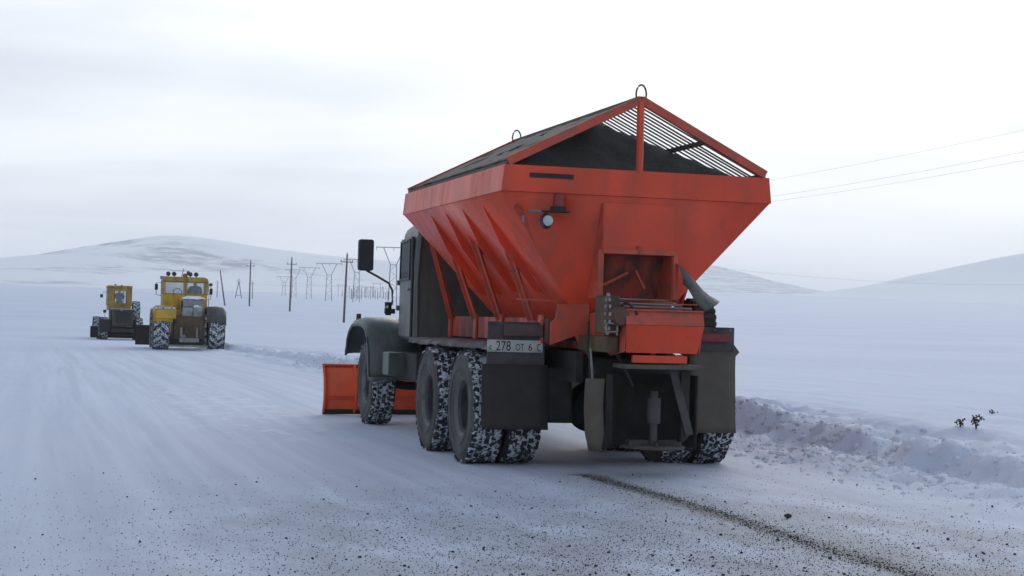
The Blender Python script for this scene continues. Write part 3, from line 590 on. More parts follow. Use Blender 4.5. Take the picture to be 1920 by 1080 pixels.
SP = empty('spinner', (.08, -1.5, .28), parent=TR)
m = MB(); m.lathe([(-.015, 0), (-.015, .27), (.0, .285), (.008, .27), (.008, 0)], n=36, axis='z'); m.build('spinner_disc', 'olive', SP)
for k in range(6):
    a = k*pi/3+.3; m = MB(); m.bar((.05*math.cos(a), .05*math.sin(a), .03), (.26*math.cos(a), .26*math.sin(a), .03), .012, .045); m.build('spinner_vane', 'panel', SP)
m = MB(); m.tube([(0, 0, .0), (0, 0, .48)], .035, 12); m.tube([(0, 0, .20), (0, 0, .42)], .06, 12); m.build('spinner_shaft', 'panel', SP)
m = MB()
V = []
for k in range(19):
    a = R(-10+k*200/18); V += [(.40*math.cos(a), .40*math.sin(a)+.05, -.02), (.40*math.cos(a), .40*math.sin(a)+.05, .62)]
m.add(V, [(2*k, 2*k+2, 2*k+3, 2*k+1) for k in range(18)]); m.build('spinner_shroud', 'black', SP, solid=.012)
MB().bar((.17, .02, .68), (.33, -.02, .10), .07, .02, (0, 1, 0)).build('spinner_bracket', 'panel', SP)
m = MB(); m.prism([(.25, .66), (.33, .66), (.33, .08), (.26, .02)], .0, .03); m.build('deflector_flap', 'rubber_flap', SP)
# hanging rubber flap with its rod
m = MB(); V = []
for i in range(9):
    z_ = .86-.62*i/8; b_ = .03*math.sin(i*.6)
    for x_ in (-.555, -.47, -.385): V.append((x_+(.015 if i > 6 else 0)*(-1 if x_ > -.47 else 1)*(i-6), -1.5+b_-.02*abs(x_+.47)*10, z_))
m.add(V, [(i*3+j, i*3+j+1, i*3+j+4, i*3+j+3) for i in range(8) for j in range(2)]); m.build('deflector_flap', 'olive', SP, solid=.015).matrix_parent_inverse = Matrix.Translation((-.08, 1.5, -.28))
o = MB().bar((-.50, -1.45, 1.12), (-.49, -1.5, .84), .014, .014).build('flap_rod', 'steel', SP); o.matrix_parent_inverse = Matrix.Translation((-.08, 1.5, -.28))
# grey rubber sheet on the right of the neck
m = MB(); V = []
A0, A1, B0, B1 = Vector((.35, -1.24, 1.89)), Vector((.85, -1.08, 1.545)), Vector((.385, -1.34, 1.70)), Vector((.60, -1.36, 1.46))
for i in range(9):
    for j in range(5):
        p = A0.lerp(A1, i/8).lerp(B0.lerp(B1, i/8), j/4); p = p+Vector((0, -.04*math.sin(pi*j/4), .03*math.sin(pi*j/4)*(1-i/8)+.02*math.sin(i*.9))); V.append(p)
m.add(V, [(i*5+j, i*5+j+1, (i+1)*5+j+1, (i+1)*5+j) for i in range(8) for j in range(4)]); m.build('rubber_sheet', 'sheet', TR, solid=.008)
# ribbed drive pulley seen above the right lamp panel
m = MB(); m.lathe([(-.10, .12), (-.10, .22), (.10, .22), (.10, .12)], n=30); dp = m.build('drive_pulley', 'rubber_flap', TR); dp.location = (.93, -.36, 1.36)
for k in range(22):
    a = k*2*pi/22; m = MB(); m.bar((-.10, .228*math.cos(a), .228*math.sin(a)), (.10, .228*math.cos(a), .228*math.sin(a)), .035, .02, (0, math.cos(a), math.sin(a))); m.build('pulley_rib', 'rubber_flap', dp)
# rear lamp panels, mud flaps, plate
def rear_side(sx, x0, x1, flapm):
    xa, xb = min(x0, x1), max(x0, x1)
    p = MB().box(xa, xb, -.625, -.605, .93, 1.33).build('lamp_panel', 'panel', TR, .004)
    lx = (xa+.14, xb-.03) if sx < 0 else (xa+.03, xb-.06)
    MB().box(lx[0], lx[1], -.675, -.626, 1.20 if sx < 0 else 1.19, 1.31 if sx < 0 else 1.27).build('tail_lamp', 'lens_red' if sx > 0 else mat('dead_tail_lamp', (.10, .06, .06), .5, dirt=(.05, .045, .04), dirt_amt=.6), p, .008)
    return p
pL = rear_side(-1, -1.20, -.66, None); pR = rear_side(1, .82, 1.20, None)
for x_ in (1.0, 1.16): MB().tube([(x_, -.632, 1.305), (x_, -.624, 1.305)], .010, 8).build('bolt', 'steel', pR)
m = MB(); V = []
def flap(x0, x1, z0, z1, y, mt, seed, arrow=False):
    m = MB(); V = []; nxx, nz = 6, 10
    for i in range(nxx+1):
        for j in range(nz+1):
            fx, fz = i/nxx, j/nz; V.append((x0+(x1-x0)*fx, y-.05*(1-fz)**2+.02*MN.noise((fx*2+seed, fz*2, seed)), z0+(z1-z0)*fz))
    m.add(V, [(i*(nz+1)+j, (i+1)*(nz+1)+j, (i+1)*(nz+1)+j+1, i*(nz+1)+j+1) for i in range(nxx) for j in range(nz)]); return m.build('mud_flap', mt, TR, solid=.012, angle=180)
flap(-1.25, -.63, .36, .945, -.64, 'rubber_flap', 2); flap(.745, 1.21, .345, 1.10, -.64, 'olive', 5)
flap(-.62, -.38, .42, .92, -.58, 'black', 9); flap(.45, .74, .40, .95, -.58, 'black', 12)
m = MB(); m.prism([(1.19, 1.18), (1.255, 1.10), (1.19, 1.03)], -.63, -.62); m.build('side_pointer', 'olive', TR)
pl = MB().box(-1.205, -.685, -.645, -.632, 1.055, 1.165).build('number_plate', 'plate', TR, .002)
def text(body, x, z, size, y, parent, sx=1):
    cu = bpy.data.curves.new('t', 'FONT'); cu.body = body; cu.size = size; cu.extrude = .0006; cu.align_x = 'LEFT'
    t = bpy.data.objects.new('t', cu); COL.objects.link(t); dg = bpy.context.evaluated_depsgraph_get(); me = bpy.data.meshes.new_from_object(t.evaluated_get(dg)); bpy.data.objects.remove(t)
    me.materials.clear(); me.materials.append(M['ink'])
    for v in me.vertices: v.co = (x+v.co.x*sx, y-v.co.z, z+v.co.y)
    return link('plate_lettering', me, parent)
text('278', -1.128, 1.069, .125, -.6462, pl, .76); text('OT', -.945, 1.071, .088, -.6462, pl, .66); text('6', -.825, 1.071, .095, -.6462, pl, .85); text('C', -.745, 1.068, .10, -.6462, pl, .6)
text('c', -1.19, 1.075, .085, -.6462, pl, .7)
MB().tube([(-.60, -.62, 1.20), (.80, -.62, 1.20)], .03, 8).build('rear_cross_tube', 'black', TR)
# air tanks and an added dark plate between the axles and the spinner
m = MB(); m.tube([(-.25, -.55, .95), (.30, -.55, .95)], .10, 14); m.build('air_tank', 'black', TR)
MB().box(-.36, .46, -1.02, -.98, .42, 1.02).build('dark_backing_plate', 'black', TR, .01)  # added plate, only keeps the space behind the spinner dark

# ------------------------------------------------------------------ drivers
def driver(name, loc, label):
    J = {'pel': (0, 0, .10), 'wai': (0, -.02, .32), 'che': (0, -.03, .52), 'nec': (0, .0, .68), 'hea': (0, .02, .80), 'top': (0, .02, .90),
         'shl': (-.19, -.02, .60), 'ell': (-.25, .14, .40), 'hal': (-.12, .38, .42), 'shr': (.19, -.02, .60), 'elr': (.25, .14, .40), 'har': (.12, .38, .42),
         'hil': (-.10, .06, .09), 'knl': (-.14, .48, .12), 'anl': (-.14, .55, -.30), 'tol': (-.14, .68, -.34), 'hir': (.10, .06, .09), 'knr': (.14, .48, .12), 'anr': (.14, .55, -.30), 'tor': (.14, .68, -.34)}
    rad = dict(pel=.15, wai=.16, che=.18, nec=.065, hea=.095, top=.075, shl=.085, shr=.085, ell=.06, elr=.06, hal=.04, har=.04, hil=.10, hir=.10, knl=.075, knr=.075, anl=.05, anr=.05, tol=.04, tor=.04)
    E = [('pel', 'wai'), ('wai', 'che'), ('che', 'nec'), ('nec', 'hea'), ('hea', 'top'), ('che', 'shl'), ('shl', 'ell'), ('ell', 'hal'), ('che', 'shr'), ('shr', 'elr'), ('elr', 'har'), ('pel', 'hil'), ('hil', 'knl'), ('knl', 'anl'), ('anl', 'tol'), ('pel', 'hir'), ('hir', 'knr'), ('knr', 'anr'), ('anr', 'tor')]
    ks = list(J); me = bpy.data.meshes.new('p'); me.from_pydata([J[k] for k in ks], [(ks.index(a), ks.index(b)) for a, b in E], [])
    o = bpy.data.objects.new('p', me); COL.objects.link(o); md = o.modifiers.new('s', 'SKIN'); o.modifiers.new('u', 'SUBSURF').levels = 2
    for k, sv in zip(ks, me.skin_vertices[0].data): sv.radius = (rad[k], rad[k]*(.75 if k in ('pel', 'wai', 'che') else 1)); sv.use_root = (k == 'pel')
    dg = bpy.context.evaluated_depsgraph_get(); bm_ = bpy.data.meshes.new_from_object(o.evaluated_get(dg)); bpy.data.objects.remove(o)
    bm_.materials.clear(); bm_.materials.append(M['jacket']); bm_.materials.append(M['skin'])
    for p in bm_.polygons: p.use_smooth = True; p.material_index = 1 if p.center.z > .70 or (p.center.y > .34 and p.center.z > .33) else 0
    pr = empty(name, loc); tag(pr, label, 'person'); link('body', bm_, pr)
    c = MB(); c.lathe([(0, .108), (.05, .105), (.09, .075), (.105, 0)], (0, .02, .83), 'z', 16); c.box(-.06, .06, .10, .19, .825, .84); c.build('cap', 'cap', pr); return pr

# ------------------------------------------------------------------ tractor (articulated, rear view)
def big_tyre(R_, W_, lug, n, mname):
    t = MB(); hw = W_/2; t.lathe([(-hw*.75, R_*.50), (-hw*.98, R_*.62), (-hw, R_*.80), (-hw*.88, R_*.93), (-hw*.5, R_*.955), (hw*.5, R_*.955), (hw*.88, R_*.93), (hw, R_*.80), (hw*.98, R_*.62), (hw*.75, R_*.50)], n=44)
    me = t.mesh('tyre', 'tyre'); l = MB()
    for k in range(n):
        for sx in (-1, 1):
            a = (k+(.5 if sx > 0 else 0))*2*pi/n
            def P(x, aa, r): return (x, r*math.cos(aa), r*math.sin(aa))
            st = lug; x0, x1 = sx*hw*.04, sx*hw*.97; wd = pi/n*.55
            lo = [P(x0, a-wd, R_*.93), P(x1, a-st-wd, R_*.90), P(x1, a-st+wd, R_*.90), P(x0, a+wd, R_*.93)]; hi = [P(x0, a-wd*.8, R_), P(x1, a-st-wd*.8, R_*.975), P(x1, a-st+wd*.8, R_*.975), P(x0, a+wd*.8, R_)]
            l.hexa(lo, hi)
    s = MB(); s.lathe([(-hw*.86, R_*.935), (-hw*.5, R_*.962), (hw*.5, R_*.962), (hw*.86, R_*.935)], n=44)
    r = MB(); r.lathe([(-hw*.7, R_*.51), (-hw*.6, R_*.48), (hw*.6, R_*.48), (hw*.7, R_*.51)], n=30); r.lathe([(hw*.2, R_*.48), (hw*.1, R_*.3), (hw*.25, R_*.18), (hw*.4, 0)], n=30)
    return r.mesh('wheel', mname), me, l.mesh('lug', 'tread', angle=20), s.mesh('packed_snow', 'tread_snow')
def put_wheel(parent, ms, x, y, z, out, spin):
    wv = link('wheel', ms[0], parent); wv.location = (x, y, z); wv.rotation_euler = (spin, 0, 0 if out > 0 else pi)
    for nm, me in zip(('tyre', 'tread_lugs', 'packed_snow'), ms[1:]):
        o = link(nm, me, wv)
        if nm != 'tyre': o['kind'] = 'stuff'
k_ = 1.1
TT = empty('articulated_tractor', (.42, 48.0, gz(.42, 48.0)), R(-2)); tag(TT, 'yellow articulated four-wheel tractor with big lugged tyres and snow-capped rear tank', 'tractor')
bt = big_tyre(.78, .62, .30, 15, 'yellow_dull')
for sx in (-1, 1):
    for yy in (.75, 3.9): put_wheel(TT, bt, sx*1.02, yy, .77, sx, .3*sx+yy)
m = MB(); m.box(-.56, .56, 0.15, 1.9, .42, 1.28); rb = m.build('rear_body', 'grease', TT, .03)
m = MB(); m.box(-.50, .42, 1.9, 5.6, .55, 1.5); m.build('front_body', 'yellow', TT, .04)
MB().box(-.36, .36, -.02, .16, .30, .46).build('drawbar', 'steel', rb, .02)
for x_ in (-.30, .28): MB().tube([(x_, .05, .5), (x_, .02, .85)], .045, 8).build('lift_arm', 'steel', rb)
MB().lathe([(-.04, .0), (-.04, .09), (.04, .09)], (-.22, .12, .50), 'y', 14).build('tow_coupling', 'steel', rb)
MB().box(-.95, .85, .35, .42, .12, .20).build('underrun_bar', 'tank', rb, .01)
for x_ in (-.42, -.1, .2, .42): MB().box(x_-.05, x_+.05, .10, .16, .60, .95).build('bracket', 'grease', rb, .01)
# fenders
m = MB(); pts = [(-.05, 1.05), (.0, 1.34), (.25, 1.56), (.75, 1.63), (1.3, 1.56), (1.6, 1.35)]
for sx, mt in ((1, 'darkgreen_grey'), (-1, 'yellow')):
    m = MB(); V = []
    for (yy, zz_) in pts:
        for xo, dz in ((.62, 0), (1.0, .03), (1.25, 0), (1.34, -.10)): V.append((sx*xo, yy, zz_+dz))
    m.add(V, [(i*4+j, i*4+j+1, i*4+j+5, i*4+j+4) for i in range(5) for j in range(3)]); fo = m.build('fender', mt, TT, solid=.03)
    if sx < 0:
        MB().box(-1.30, -.50, -.12, .18, 1.16, 1.50).build('fender_box', 'yellow', fo, .04)
        ms_ = MB(); ms_.box(-1.28, -.52, -.11, .6, 1.50, 1.60); ms_.build('snow_cap', 'tread_snow', fo, .05)
    MB().box(min(sx*.62, sx*.72), max(sx*.62, sx*.72), -.10, -.06, 1.30, 1.38).build('tail_lamp', 'lens_red', fo)
# cab
CX = -.10; cabm = MB(); w0, w1 = .84, .86
cabm.box(CX-w0, CX+w0, 1.95, 3.5, 1.45, 2.10); tcab = cabm.build('cab_lower', 'yellow', TT, .03)
m = MB(); m.prism([(CX-w1-.02, 2.58), (CX+w1+.02, 2.58), (CX+w1-.02, 2.72), (CX+w1-.14, 2.77), (CX-w1+.14, 2.77), (CX-w1+.02, 2.72)], 1.88, 3.55); m.build('cab_roof', 'yellow_dull', tcab, .03)
for x_ in (CX-w1+.04, CX, CX+w1-.04):
    for yy in (1.98, 3.46):
        if x_ == CX and yy > 3: continue
        MB().box(x_-.045, x_+.045, yy-.04, yy+.04, 2.09, 2.60).build('cab_pillar', 'yellow_dull', tcab, .01)
for x0, x1 in ((CX-w1+.09, CX-.05), (CX+.05, CX+w1-.09)):
    MB().box(x0, x1, 1.975, 1.985, 2.09, 2.60).build('rear_window', 'glass', tcab)
    for q_ in ((x0, x0+.03, 2.1, 2.59), (x1-.03, x1, 2.1, 2.59), (x0, x1, 2.10, 2.14), (x0, x1, 2.55, 2.59)): MB().box(q_[0], q_[1], 1.955, 1.972, q_[2], q_[3]).build('window_frame', 'yellow_dull', tcab)
MB().box(CX-w1+.09, CX+w1-.09, 3.47, 3.48, 2.09, 2.60).build('windscreen', 'glass', tcab)
for x_ in (CX-w1+.02, CX+w1-.02): MB().box(x_-.004, x_+.004, 2.04, 3.40, 2.09, 2.58).build('side_window', 'glass', tcab)
MB().tube([(-.35+.16*math.cos(a), 2.95+.05*math.sin(a), 2.18+.15*math.sin(a)) for a in np.linspace(0, 2*pi, 17)], .014, 6).build('steering_wheel', 'black', tcab)
for x_ in (-.75, -.53, .08, .30):
    m = MB(); m.lathe([(-.05, 0), (-.05, .075), (.04, .09), (.06, .085), (.06, 0)], (x_, 2.05, 2.88), 'y', 14); m.tube([(x_, 2.05, 2.74), (x_, 2.05, 2.85)], .02, 6); m.build('roof_lamp', 'mirror_back', tcab)
m = MB(); m.lathe([(0, .10), (.08, .10), (.13, .07), (.15, 0)], (-.10, 2.3, 2.77), 'z', 14); m.build('roof_beacon', 'orange_lamp', tcab)
MB().box(-.05, .06, 2.2, 2.3, 2.86, 3.0).build('roof_horn', 'grease', tcab, .02); MB().tube([(-.24, 2.25, 2.75), (-.17, 2.25, 3.10)], .014, 6).build('antenna_bracket', 'grease', tcab)
MB().box(CX-w1-.10, CX-w1+.22, 1.9, 2.0, 2.66, 2.78).build('side_lamp', 'tank', tcab, .02); MB().lathe([(-.06, 0), (-.06, .07), (.06, .07), (.06, 0)], (CX+w1+.10, 2.0, 2.50), 'y', 12).build('side_lamp', 'grease', tcab)
for sx, zc in ((-1, 2.38), (1, 2.25)):
    x_ = CX+sx*(w1+.19); mo = MB().tube([(CX+sx*w1, 3.2, zc+.18), (x_, 3.15, zc+.16), (x_, 3.15, zc-.30), (CX+sx*w1, 3.2, zc-.34)], .013, 6).build('mirror_arm', 'black', tcab); MB().box(x_-.06, x_+.06, 3.10, 3.14, zc-.12, zc+.12).build('mirror_head', 'mirror_back', mo, .01)
for sx in (-1, 1): MB().tube([(CX+sx*(w1+.03), 1.97, 1.5), (CX+sx*(w1+.04), 1.95, 2.1), (CX+sx*w1, 1.97, 2.6)], .016, 6).build('hand_rail', 'tank', tcab)
m = MB(); m.box(-.26, .54, .55, 1.85, 1.22, 1.60); tk = m.build('rear_tank', 'tank', TT, .05)
m = MB(); m.box(-.22, .56, .75, 1.85, 1.60, 1.93); m.build('tool_chest', 'tank', tk, .05)
for x_ in (.14,): MB().box(x_-.015, x_+.015, .53, .548, 1.22, 1.58).build('tank_strap', 'darkgreen_grey', tk)
m = MB(); V = []; nu = 14
for i in range(nu+1):
    for j in range(nu+1):
        fx, fy = i/nu, j/nu; e = min(fx, 1-fx, fy, 1-fy)*4; V.append((-.26+.86*fx, .70+1.12*fy, 1.925+.11*min(1, e)**.5+.03*MN.noise((fx*4, fy*4, 2))))
m.add(V, [(i*15+j, i*15+j+1, (i+1)*15+j+1, (i+1)*15+j) for i in range(14) for j in range(14)]); snowm = mat('fresh_snow', (.84, .86, .90), .85, bump=.3); m.build('snow_cap', snowm, tk, angle=180)
m = MB(); m.prism([(.14, 1.605), (.52, 1.605), (.30, 1.70), (.2, 1.70)], .56, .76); m.build('snow_patch', snowm, tk, .03)
MB().box(-.30, -.24, .60, .66, 1.45, 1.85).build('tank_bracket', 'black', tk)
m = MB(); m.prism([(.05, 6.3), (.25, 6.45), (.6, 6.42), (1.0, 6.3), (1.02, 6.36), (.6, 6.48), (.25, 6.51), (.05, 6.36)][::1] if False else [(6.3, .05), (6.45, .25), (6.42, .5), (6.3, .84), (6.36, .86), (6.48, .5), (6.51, .25), (6.36, .05)], -1.82, 1.5, 'x'); dz_ = m.build('dozer_blade', 'black', TT, .01)
for x_ in (-.6, .5): MB().bar((x_, 5.4, .6), (x_, 6.4, .5), .12, .12).build('blade_arm', 'black', dz_)
TTm = Matrix.Translation(TT.location) @ Matrix.Rotation(R(-2), 4, 'Z')
seat_ = MB(); seat_.box(.05, .55, 2.35, 2.85, 1.50, 1.78); seat_.box(.05, .55, 2.28, 2.38, 1.78, 2.05); seat_.build('seat', 'black', tcab, .03)
p_ = TTm @ Vector((.30, 2.55, 1.76)); driver('person', p_, 'driver in dark jacket and cap seated at the wheel of the yellow tractor').rotation_euler = (0, 0, R(-2))

# ------------------------------------------------------------------ grader
GR = empty('motor_grader', (-.55, 78, gz(-.55, 78)), R(1.5)); tag(GR, 'dull yellow motor grader with tall narrow cab and dark engine cover', 'grader')
gt = big_tyre(.62, .40, .25, 14, 'darkgreen_grey')
for sx in (-1, 1):
    for yy in (.6, 2.0): put_wheel(GR, gt, sx*.92, yy, .61, sx, sx+yy)
    put_wheel(GR, gt, sx*.95, 6.9, .61, sx, sx)
m = MB(); m.box(-.56, .56, -.3, 2.6, .75, 1.68); eb = m.build('engine_cover', 'grease_dark', GR, .04)
for k in range(7): MB().box(-.40, .40, -.33, -.302, .95+k*.09, 1.0+k*.09).build('radiator_slat', 'black', eb)
MB().box(-.60, .60, -.42, -.20, .42, .62).build('rear_bumper', 'black', GR, .02)
MB().box(-.95, .95, .25, .45, .18, .30).build('rear_scarifier', 'black', GR, .02)
m = MB(); m.prism([(-.58, 1.68), (.58, 1.68), (.64, 3.0), (-.64, 3.0)], 2.3, 3.6); gc = None
# cab built as posts and panels
gc = MB().box(-.62, .62, 2.3, 3.6, 1.60, 1.86).build('cab_lower', 'yellow_dull', GR, .02)
m = MB(); m.prism([(-.68, 2.86), (.68, 2.86), (.66, 2.98), (-.66, 2.98)], 2.22, 3.7); m.build('cab_roof', 'yellow_dull', gc, .02)
for q_ in ((-.66, -.30, 1.86, 2.87), (.36, .66, 1.86, 2.87), (-.30, .36, 2.68, 2.87), (-.30, .36, 1.86, 2.02)): MB().box(q_[0], q_[1], 2.30, 2.34, q_[2], q_[3]).build('rear_panel', 'yellow_dull', gc)
MB().box(-.30, .36, 2.315, 2.325, 2.02, 2.68).build('rear_window', 'glass', gc)
for q_ in ((-.30, -.27, 2.02, 2.68), (.33, .36, 2.02, 2.68), (.17, .19, 2.02, 2.68)): MB().box(q_[0], q_[1], 2.29, 2.299, q_[2], q_[3]).build('window_frame', 'black', gc)
for x_ in (-.62, .62): MB().box(x_-.03, x_+.03, 3.5, 3.56, 1.86, 2.87).build('cab_pillar', 'yellow_dull', gc)
MB().box(-.59, .59, 3.52, 3.53, 1.86, 2.87).build('windscreen', 'glass', gc)
for x_ in (-.635, .635): MB().box(x_-.004, x_+.004, 2.36, 3.48, 1.86, 2.86).build('side_window', 'glass', gc)
MB().tube([(.14+.16*math.cos(a), 3.2, 2.2+.15*math.sin(a)) for a in np.linspace(0, 2*pi, 15)], .014, 6).build('steering_wheel', 'black', gc)
for x_, z_ in ((-.25, 3.03), (.1, 3.0)): MB().lathe([(0, .05), (.06, .05), (.07, 0)], (x_, 2.5, z_-.04), 'z', 10).build('roof_lamp', 'grease', gc)
mo = MB().tube([(-.64, 3.4, 2.6), (-.85, 3.4, 2.62), (-.9, 3.4, 2.48)], .014, 6).build('mirror_arm', 'black', gc); MB().box(-1.0, -.84, 3.37, 3.42, 2.30, 2.48).build('mirror_head', 'mirror_back', mo, .01)
mo = MB().tube([(-.6, 2.4, 1.62), (-.78, 2.4, 1.60), (-.78, 2.4, 1.25)], .014, 6).build('lamp_arm', 'black', gc); MB().box(-.87, -.70, 2.38, 2.48, 1.45, 1.62).build('side_lamp', 'mirror_back', mo, .02)
MB().lathe([(-.05, 0), (-.05, .09), (.03, .09)], (-.08, -.33, 1.68), 'y', 14).build('work_lamp', 'tank', eb)
m = MB(); m.tube([(-.60, .2, .7), (-.60, .2, 1.62)], .05, 8); m.build('exhaust_pipe', 'grease', eb)
MB().box(-.62, .62, -.31, -.28, 1.66, 1.71).build('cover_edge', 'tank', eb, .01)
put_wheel(GR, gt, .80, 1.2, 1.52, 1, .5)
MB().box(.54, .70, 1.0, 1.4, 1.40, 1.64).build('spare_wheel_bracket', 'black', GR)
m = MB(); m.prism([(2.9, .06), (3.05, .2), (3.05, .5), (2.92, .68), (2.98, .70), (3.12, .5), (3.12, .2), (2.97, .06)], -1.5, 1.5, 'x'); gb_ = m.build('grader_blade', 'black', GR)
MB().bar((0, 2.6, 1.5), (0, 7.0, 1.2), .28, .32).build('main_beam', 'yellow_dull', GR, .02)
MB().tube([(-.9, 6.9, .6), (.9, 6.9, .6)], .09, 10).build('front_axle', 'black', GR); MB().bar((0, 6.9, .6), (0, 6.9, 1.2), .2, .2).build('kingpost', 'black', GR)
m = MB(); m.box(-1.22, -.62, -.12, .1, .42, 1.10); m.build('rear_mudguard', 'black', GR, .03)
m = MB(); m.prism([(-1.36, .04), (-1.05, .04), (-1.05, .26), (-1.22, .26)], .0, .06); m.build('blade_tip', 'black', GR)
GRm = Matrix.Translation(GR.location) @ Matrix.Rotation(R(1.5), 4, 'Z')
MB().box(-.2, .3, 2.55, 3.0, 1.86, 1.95).build('seat', 'black', gc, .02)
driver('person', GRm @ Vector((.0, 2.72, 1.90)), 'driver in dark jacket seated inside the motor grader cab').rotation_euler = (0, 0, R(1.5))

# ------------------------------------------------------------------ poles, pylons, wires
def ground_at(px, D):
    p = at_depth(px, 590, D); return Vector((p.x, p.y, gz(p.x, p.y)))
LINE_DIR = Vector((-.26, 1)).normalized()
def pole(name, loc, h, lean, label, group, arms=1, r=.13, parts=True, armw=.75):
    o = empty(name, loc); tag(o, label, 'utility pole', group)
    o.rotation_euler = (0, lean, 0); m = MB(); m.tube([(0, 0, -.6), (0, 0, h*.5), (0, 0, h)], [r*1.15, r, r*.75], 9); m.build('pole_shaft', 'wood', o)
    if parts:
        m = MB(); m.bar((-armw, 0, h-.95), (armw, 0, h-.95), .10, .10); m.build('cross_arm', 'wood', o)
        for x_ in (-armw*.92, armw*.92): MB().tube([(x_, 0, h-.92), (x_, 0, h-.70)], [.04, .06], 6).build('insulator', 'ceramic', o)
        MB().tube([(0, 0, h-.05), (0, 0, h+.22)], [.04, .05], 6).build('insulator', 'ceramic', o)
    return o
wl_ = [(467, 302, 8.2, 0.0), (543, 257, 8.2, .012), (645, 200, 8.2, .022)]
tops = []
for (px, D, h, ln), lb in zip(wl_, ('wooden power pole with cross arm, farthest upright one of its line', 'middle wooden power pole with cross arm, between the other two of its line', 'tallest wooden power pole, standing just left of the truck mirror')):
    g = ground_at(px, D); pole('power_pole', g, h, ln, lb, 'wooden power poles across the plain'); tops.append((g, h))
A_, B2 = tops[0][0], tops[2][0]; step = (B2-A_)/2
for k in (1, 2):
    p = B2+step*1.02*k; p.z = gz(p.x, p.y)
    if k == 2: p = at_depth(1224, 590, 95); p.z = gz(p.x, p.y)
    pole('power_pole', p, 8.2, 0, 'wooden power pole standing behind the truck %s' % ('cab', 'hopper')[k-1], 'wooden power poles across the plain'); tops.append((p.copy(), 8.2))
p = at_depth(2425, 600, 45); p.z = gz(p.x, p.y); pole('power_pole', p, 8.2, 0, 'wooden power pole on the snowfield right of the truck', 'wooden power poles across the plain'); tops.append((p.copy(), 8.2))
def sag(a, b, s, n=20): return [a.lerp(b, t/n)-Vector((0, 0, s*4*(t/n)*(1-t/n))) for t in range(n+1)]
for (a, ha), (b, hb), lb in ((tops[4], tops[5], 'over the snowfield right of the truck'),):
    for ox, dz, nm in ((-.69, -.70, 'lower left'), (.69, -.70, 'lower right'), (0, .22, 'topmost')):
        m = MB(); m.tube(sag(a+Vector((ox, 0, ha+dz)), b+Vector((ox, 0, hb+dz)), .35), .0045, 5); o = m.build('power_line_wire', 'wire'); tag(o, 'thin %s overhead wire %s' % (nm, lb), 'wire', 'overhead wires')
# leaning pole and small poles
pole('leaning_pole', ground_at(421, 300), 6.4, -.16, 'bare wooden pole leaning left, beside the yellow tractor', None, parts=False, r=.12)
for px, D, h, lb in ((472, 620, 6.6, 'small distant pole just right of the farthest power pole'), (406, 640, 6.6, 'thin distant pole behind the leaning pole')):
    pole('distant_pole', ground_at(px, D), h, 0, lb, None, r=.14)
def yp(name, px, D, s, label):
    o = empty(name, ground_at(px, D), -YAW); tag(o, label, 'pylon', 'steel Y-shaped transmission pylons on the plain'); o.scale = (s, s, s)
    return o
def ypylon(px, D, h, label):
    o = yp('transmission_pylon', px, D, 1, label); H_ = h; t_ = H_*.70; r = .17
    for sx in (-1, 1):
        MB().bar((sx*1.25, 0, -.5), (sx*.85, 0, t_), r*1.3, r*1.3).build('leg', 'pylon', o)
        MB().bar((sx*.85, 0, t_), (sx*2.9, 0, H_), r*1.2, r*1.2).build('fork_arm', 'pylon', o)
    MB().bar((-5.0, 0, H_), (5.0, 0, H_), r*1.1, r*1.3).build('cross_arm', 'pylon', o)
    MB().bar((-.95, 0, t_), (.95, 0, t_), r, r).build('tie_beam', 'pylon', o)
    n = 7
    for k in range(n):
        z0, z1 = t_*k/n, t_*(k+1)/n; x0 = 1.25-.4*k/n; s_ = 1 if k % 2 else -1
        MB().bar((s_*x0, 0, z0), (-s_*x0, 0, z1), .08, .08).build('lattice_brace', 'pylon', o)
    for x_ in (-4.8, 0, 4.8): MB().tube([(x_, 0, H_), (x_, 0, H_-.9)], .07, 6).build('insulator_string', 'ceramic', o)
    return o
for px, D, h, lb in ((735, 470, 16.2, 'tall steel Y-shaped pylon right beside the truck cab window'), (667, 610, 15.5, 'steel Y-shaped pylon half hidden by the truck mirror'), (615, 640, 14.3, 'steel Y-shaped pylon midway between the two nearest power poles'),
                     (578, 800, 15.0, 'steel Y-shaped pylon with high fork, right of the middle power pole'), (550, 900, 15.0, 'slim steel pylon close behind the middle power pole'), (531, 1080, 12.5, 'smallest steel Y-shaped pylon, left of the middle power pole')):
    ypylon(px, D, h, lb)
pa = ypylon(1150, 450, 16.2, 'steel Y-shaped pylon hidden behind the truck hopper'); pb_ = ypylon(2150, 520, 14.5, 'steel Y-shaped pylon on the rising snowfield right of the bank')
m = MB(); m.tube(sag(pa.location+Vector((0, 0, 15.3)), pb_.location+Vector((0, 0, 13.6)), 4.2), .022, 5); tag(m.build('transmission_wire', 'wire'), 'single sagging transmission wire low in the sky right of the hopper', 'wire')
# A-frame pole
o = empty('a_frame_pole', ground_at(446, 640), -YAW); tag(o, 'distant A-frame wooden pole standing left of the farthest power pole', 'utility pole')
for sx in (-1, 1): MB().bar((sx*1.25, 0, -.4), (sx*.12, 0, 6.2), .26, .26).build('leg', 'wood', o)
MB().bar((-1.05, 0, 1.0), (1.05, 0, 1.0), .18, .18).build('brace', 'wood', o); MB().bar((0, 0, 5.6), (0, 0, 7.6), .22, .22).build('pole_top', 'wood', o); MB().bar((-.9, 0, 6.6), (.9, 0, 6.6), .14, .14).build('cross_arm', 'wood', o)
